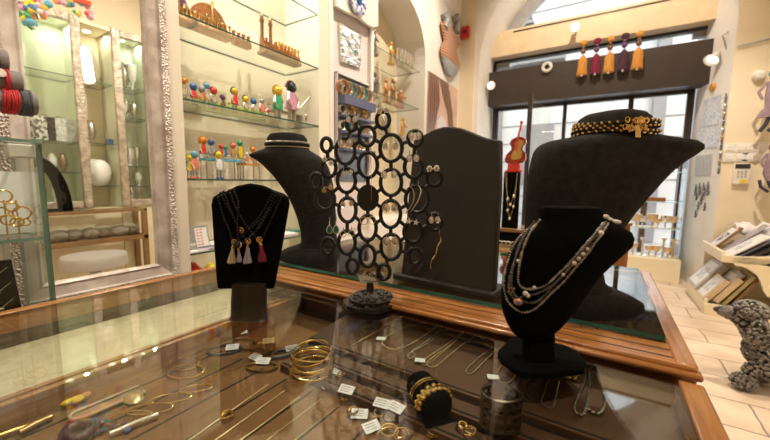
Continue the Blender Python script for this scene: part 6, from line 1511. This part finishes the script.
# stack of gold bangles
BC = dkp(311, 374)
for i, (m, dx, dy, ti, tj) in enumerate((('gold', 0, 0, .05, .1), ('gold_bright', .004, .002, -.08, .05), ('gold', -.004, .003, .10, -.06), ('gold_bright', .002, -.004, .02, .14), ('gold', .006, 0, -.12, .03), ('gold_bright', -.003, .005, .14, .1), ('gold', .003, .006, .06, -.12), ('gold_bright', 0, .002, -.05, .2))):
    e1, e2 = V((1, 0, ti)).normalized(), V((0, 1, tj)).normalized(); q = MB(); q.oval(BC+V((dx, dy, .007+.0058*i)), e1, e2, .043, .043, .0021, 40, 8)
    q.solo('gold_bangle', m, 'gold bangle, %s in the loose stack of eight inside the near counter' % ('lowest', 'second lowest', 'third from the bottom', 'fourth from the bottom', 'fourth from the top', 'third from the top', 'second from the top', 'topmost')[i], 'bangle', 'stack of gold bangles')
def price_tag(x, y, rot, lab, w=.031, h=.020, lift=.004, tl=.3):
    p = dkp(x, y, lift); t_ = thing('price_tag', lab, 'price tag', p-V((0, 0, lift)), 'paper price tags inside the near counter')
    R_ = Matrix.Rotation(rot, 3, 'Z') @ Matrix.Rotation(tl, 3, 'X'); q_ = MB(); q_.bbox((0, 0, 0), (w, h, .0006), R_); bmesh.ops.translate(q_.bm, vec=p+V((0, 0, h*.5*math.sin(abs(tl)))), verts=q_.bm.verts); pp_ = q_.part('paper', 'tag_paper', t_, smooth=False)
    q_ = MB()
    for k in range(3): q_.bbox(R_ @ V((-.002, -.005+.005*k, .0005)), (w*.6, .0014, .0004), R_)
    bmesh.ops.translate(q_.bm, vec=p+V((0, 0, h*.5*math.sin(abs(tl)))), verts=q_.bm.verts); q_.part('print', 'tag_ink', pp_, smooth=False)
for x, y, r, lab in ((233, 331, -.2, 'price tag highest of the group behind the ribbed tumbler'), (241.5, 334, .5, 'price tag overlapping the highest one behind the ribbed tumbler'), (232.5, 349.5, .3, 'white price tag at the left end of the dark bracelet group'), (255.5, 359.5, -.5, 'price tag lying lowest left of the two touching tags'), (263.5, 363.5, 0, 'price tag lowest in the dark bracelet group, right of the touching pair'),
                     (269, 343, .4, 'tilted price tag right beside the ribbed tumbler'), (292, 350.5, .5, 'long price tag at the right of the dark bracelet group'), (336, 373.5, -.3, 'price tag just right of the stacked bangles'), (327.5, 386.5, .8, 'price tag tucked at the lower right edge of the bangles'),
                     (346.5, 393, -.3, 'price tag over a small gold ring right of the bangles'), (382, 407, -.3, 'price tag behind the black bracelet cushion'), (359.5, 417, 0, 'square price tag left of the gold earring tag'), (371.5, 430, .6, 'large tilted price tag with gold ring near the bottom of the picture'), (423, 426, .5, 'price tag in front of the black bracelet cushion'), (396, 411, -.6, 'narrow price tag touching the left side of the cushion'), (440, 433, -.4, 'small clear price tag at the gold ring right of the cushion')):
    price_tag(x, y, r+.5, lab)
# dark cord bracelets with tags
for i, (x, y, a, b_, rot) in enumerate(((225, 351, .040, .026, .3), (246, 345, .045, .020, -.5), (278, 356, .044, .018, .4), (286, 353, .036, .016, .7), (262, 368, .035, .02, 0))):
    p = dkp(x, y); q = MB(); e1 = V((math.cos(rot+.5), math.sin(rot+.5), 0)); e2 = V((-math.sin(rot+.5), math.cos(rot+.5), 0)); q.oval(p+V((0, 0, .004)), e1, e2, a, b_, .0028, 30, 6)
    q.solo('cord_bracelet', ['ink', 'brass_dark', 'ink', 'pewter', 'brass_dark'][i], ('black cord bracelet at the left end of the tagged group', 'brown cord bracelet before the ribbed tumbler', 'black cord bracelet under the long price tag', 'grey wire bracelet beside the gold bangle stack', 'brown cord bracelet below the two touching tags')[i], 'bracelet', 'tagged cord bracelets inside the near counter')
# ribbed glass tumbler
p = dkp(263, 352); t = thing('ribbed_tumbler', 'ribbed amber glass tumbler behind the price tags under the counter glass', 'tumbler', p); q = MB()
n_ = 48; hh = .080
def rr_(k, z): return (.030+.0035*z/hh)*(1+.035*math.cos(16*2*PI*k/n_))
ring_ = lambda z, s_: [q.bm.verts.new(p+V((rr_(k, z)*s_*math.cos(2*PI*k/n_), rr_(k, z)*s_*math.sin(2*PI*k/n_), z))) for k in range(n_)]
LV = [ring_(0, 1), ring_(hh*.5, 1), ring_(hh, 1), ring_(hh, .93), ring_(.006, .93)]
for A, B in zip(LV, LV[1:]):
    for k in range(n_): q.bm.faces.new((A[k], A[(k+1) % n_], B[(k+1) % n_], B[k]))
q.bm.faces.new(LV[0][::-1]); q.bm.faces.new(LV[-1]); q.part('glass', 'amber_glass', t)
q = MB(); q.oval(p+V((.012, -.034, .04)), RH, ZV, .006, .008, .0016, 16, 6); q.part('pendant', 'brass_dark', t)
# black bracelet cushion with two gold bracelets
p = dkp(428, 408); t = thing('bracelet_cushion', 'black velvet bracelet cushion with gold bracelets on a black square pad', 'cushion', p)
ax = V((.80, -.6, 0)).normalized(); ay = V((.6, .80, 0)).normalized()
q = MB(); q.loft([(p-ax*.045+V((0, 0, .026)), .018, .016), (p-ax*.04+V((0, 0, .026)), .026, .024), (p+V((0, 0, .027)), .028, .0255), (p+ax*.04+V((0, 0, .026)), .026, .024), (p+ax*.045+V((0, 0, .026)), .018, .016)], ay, ZV, 2.4, 24); q.part('cushion', 'velvet', t)
q = MB(); q.prism([p+ax*.05+ay*.05, p-ax*.03+ay*.06, p-ax*.03-ay*.02, p+ax*.05-ay*.03], (0, 0, .0015)); q.part('pad', 'velvet', t)
for off, lab, link in ((-.012, 'slim gold bracelet with dangling end on the black cushion', 0), (.020, 'broad gold leaf-link bracelet on the black cushion', 1)):
    t_ = thing('gold_bracelet', lab, 'bracelet', p+ax*off); P = [p+ax*(off+.006*math.sin(a))+ay*(.0305*math.cos(a))+ZV*(.027+.0275*math.sin(a)) for a in [PI*(-.12+1.24*i/40) for i in range(41)]]
    if link:
        q = MB()
        for i, v in enumerate(P[::2]): q.ball(v, .0072, 1, (1, 1, .55), Matrix.Rotation(i*.9, 3, 'Z')); q.ball(v+ax*.006*(1 if i % 2 else -1), .005, 1)
        q.part('links', 'gold', t_)
    else:
        q = MB(); q.tube(P, .0021, 8); q.part('band', 'gold_bright', t_); q = MB(); q.tube([v+ax*.006 for v in P], .0015, 8); q.part('second_band', 'gold', t_)
        q = MB(); q.beads([P[4]-ay*.004, P[2]-ay*.012-ZV*.01, P[2]-ay*.018-ZV*.018], .0016, 1); q.part('dangling_end', 'copper', t_)
# gold rings and small hoops with tags
for i, (x, y, r, m) in enumerate(((344, 401, .009, 'gold'), (352, 415, .010, 'gold_bright'), (378, 417, .011, 'gold_bright'), (390, 420, .010, 'brass_dark'), (388, 436, .016, 'gold'), (400, 438, .012, 'gold_bright'), (433, 436, .012, 'gold_bright'), (469, 436, .010, 'gold'), (461, 430, .008, 'gold_bright'), (226, 419, .011, 'gold'), (340, 378, .008, 'gold'), (259, 347, .006, 'gold'))):
    p = dkp(x, y); q = MB(); ti = random.uniform(-.3, .3); q.oval(p+V((0, 0, .0035+r*.28)), V((1, 0, .25)).normalized(), V((0, 1, ti*.5)).normalized(), r, r*.85, .0018, 24, 6); q.oval(p+V((.002, .002, .006+r*.3)), V((1, .2, -.15)).normalized(), V((0, 1, .1)).normalized(), r*.9, r*.8, .0014, 24, 6)
    q.solo('gold_ring', m, ('double gold ring below the tag right of the bangles', 'gold ring left of the square price tag', 'gold ring on top of the large tilted tag', 'antique brass ring beside the large tilted tag', 'largest gold ring at the bottom centre of the picture', 'gold ring right of the largest one at the bottom centre', 'gold ring with clear tag right of the cushion', 'gold ring nearest the dark cuff', 'small gold ring behind the one nearest the dark cuff', 'lone gold ring on the bare tan boards left of the bangles', 'small gold ring by the tag beside the bangles', 'tiny gold ring beside the ribbed tumbler')[i], 'ring', 'gold rings inside the near counter')
# dark openwork cuff, solid stand-in for a see-through reflection
p = dkp(500, 427); t = thing('cuff_reflection', 'dark openwork cuff shape standing in for a reflection in front of the platform', 'cuff bracelet', p)
for j in range(5):
    q = MB(); q.oval(p+V((0, 0, .006+.013*j)), RH, FH, .031, .024, .0032, 40, 8, PI*.62, PI*2.38+.0); q.part('band', 'bronze_dark', t)
q = MB()
for k in range(9):
    a = PI*.66+PI*1.66*k/8
    q.tube([p+RH*(.031*math.cos(a))+FH*(.024*math.sin(a))+V((0, 0, .004)), p+RH*(.031*math.cos(a))+FH*(.024*math.sin(a))+V((0, 0, .060))], .0026, 6)
q.part('crossbars', 'bronze_dark', t)
# left end: hoops, trays and brooches on the tan boards
for i, (x, y, a, b_, rot, m) in enumerate(((184, 366, .036, .024, .3, 'gold_bright'), (186, 374, .040, .024, .5, 'gold'), (128, 421, .040, .016, .75, 'gold_bright'), (150, 412, .040, .014, .75, 'gold'), (172, 401, .036, .013, .8, 'gold_bright'), (197, 391, .032, .011, .85, 'gold'))):
    p = dkp(x, y); e1 = V((math.cos(rot), math.sin(rot), 0)); e2 = V((-math.sin(rot), math.cos(rot), 0)); q = MB(); q.oval(p+V((0, 0, .006)), e1, e2+V((0, 0, .12)), a, b_, .0016, 36, 6)
    q.solo('gold_hoop', m, ('large thin gold hoop near the left divider rail', 'second large gold hoop overlapping the first near the left divider rail', 'leaf-shaped gold hoop lowest in the row of four at the left', 'leaf-shaped gold hoop second lowest in the row of four', 'leaf-shaped gold hoop third in the row of four', 'leaf-shaped gold hoop highest in the row of four')[i], 'hoop', 'gold hoops at the left of the near counter')
q = MB(); p = dkp(134, 402); q.ball(p+V((0, 0, .008)), .02, 2, (1.2, .8, .35)); q.solo('leaf_brooch', 'gold_pale', 'pale gold leaf brooch above the leaf-shaped hoops', 'brooch')
a, c_ = dkp(82, 417), dkp(142, 392); d = (c_-a).normalized(); n2 = V((-d.y, d.x, 0))
t = thing('acrylic_tray', 'long clear acrylic tray with rounded end at the lower left of the counter', 'tray', (a+c_)/2)
ol = [a+n2*(.016*math.cos(s_))+d*(-.016*math.sin(s_)) for s_ in [PI*i/10 for i in range(11)]]+[c_-n2*.016, c_+n2*.016]
q = MB(); q.prism(ol, (0, 0, .004)); q.part('base', 'tray_cream', t); q = MB(); q.tube([v+V((0, 0, .007)) for v in ol], .0028, 6, True); q.part('rim', 'tray_rim', t)
t = thing('flower_brooch', 'yellow and coral flower brooch left of the acrylic tray', 'brooch', dkp(74, 401)); p = dkp(74, 401)
for i in range(7): a = 2*PI*i/7; q = MB(); q.ball(p+V((.016*math.cos(a), .016*math.sin(a), .010)), .012, 2, (1, 1, .5)); q.part('petal', ['yellow', 'amber', 'beige'][i % 3], t)
q = MB(); q.ball(p+V((0, 0, .014)), .008, 2); q.part('centre', 'coral', t)
for i, (x0_, y0_, x1_, y1_, m) in enumerate(((0, 424, 26, 413, 'gold'), (28, 413, 60, 401, 'gold_bright'), (-5, 441, 34, 428, 'gold'), (92, 394, 118, 384, 'gold_bright'), (110, 438, 158, 418, 'silver'), (20, 436, 52, 420, 'brass_dark'))):
    A, B = dkp(x0_, y0_), dkp(x1_, y1_); q = MB(); q.tube([A+V((0, 0, .006)), A.lerp(B, .5)+V((0, 0, .0075)), B+V((0, 0, .006))], .0055, 10)
    q.solo('bar_bracelet', m, ('gold bar bracelet at the lower left corner under the glass', 'bright gold bar bracelet left of the flower brooch', 'gold bar bracelet lowest at the left edge', 'gold bar bracelet behind the acrylic tray', 'silver bar bracelet at the bottom left before the leaf-shaped hoops', 'dark brass bar bracelet between the gold bars at the lower left')[i], 'bracelet', 'bar bracelets at the lower left of the near counter')
for i in range(16):
    p = dkp(random.uniform(86, 132), random.uniform(420, 436)); q = MB(); q.ball(p+V((0, 0, .005)), .0055, 1)
    q.solo('loose_bead', ['purple', 'blue', 'maroon', 'teal_glass', 'brown', 'plum'][i % 6], 'small dark glass bead in the scatter below the acrylic tray', 'bead', 'dark glass beads scattered below the acrylic tray')
q = MB(); p = dkp(79, 437); q.oval(p+V((0, 0, .010)), (1, 0, 0), (0, 1, 0), .022, .017, .009, 28, 10); q.solo('dark_bangle', 'plum', 'thick dark plum bangle at the bottom left edge of the picture', 'bangle')
# thin gold wires stretched along the tan boards
for i, (x0_, y0_, x1_, y1_) in enumerate(((186, 443, 268, 385), (212, 443, 285, 391), (238, 443, 300, 397), (264, 443, 322, 399), (292, 443, 340, 405), (300, 394, 290, 402))):
    if i == 5: continue
    A, B = dkp(x0_, y0_), dkp(x1_, y1_); q = MB(); q.beads([A+V((0, 0, .0012)), B+V((0, 0, .0012))], .0011, 1, .0022)
    q.solo('straight_chain', 'gold_pale', ('first', 'second', 'third', 'fourth', 'fifth')[i]+' from left of the fine gold chains laid straight on the tan boards', 'chain', 'fine gold chains on the tan boards')
# inside the far counter
def fdk(x, y): return at_z(x, y, .721)
for i, (x, y, w_, d_, h_, m, lab) in enumerate(((612, 300, .14, .08, .02, 'pale_grey', 'pale tray under the far counter glass beside the large bust foot'), (632, 296, .05, .10, .05, 'steel_dark', 'dark jewellery box at the right end of the far counter'), (285, 300, .14, .12, .015, 'white_board', 'white tray at the left end of the far counter'), (420, 308, .20, .12, .015, 'cream_cloth', 'cream pad under the display board in the far counter'))):
    p = fdk(x, y); q = MB(); q.bbox(p+V((0, 0, h_/2)), (w_, d_, h_)); q.solo('jewellery_tray', m, lab, 'tray', smooth=False)
for i in range(6):
    p = V((-.14+.05*i, 1.42, .721)); q = MB(); q.lathe([(.012, 0), (.012, .004), (.004, .012), (.010, .04), (.014, .055), (.012, .06)], p, 14); q.solo('brass_thimble', 'brass_dark', 'small brass cup, %s from left at the back of the far counter' % ('first', 'second', 'third', 'fourth', 'fifth', 'sixth')[i], 'cup', 'brass cups inside the far counter')
q = MB(); p = fdk(287, 304); q.lathe([(.010, .016), (.016, .024), (.008, .045), (.014, .06), (.010, .075), (.004, .085)], p, 14); q.solo('emerald_ornament', 'green', 'small emerald glass ornament under the far counter glass at its left end', 'ornament')
for o in list(S.objects):
    if o.type == 'MESH' and o.parent is None and 'label' not in o and 'kind' not in o: o['kind'] = 'structure'
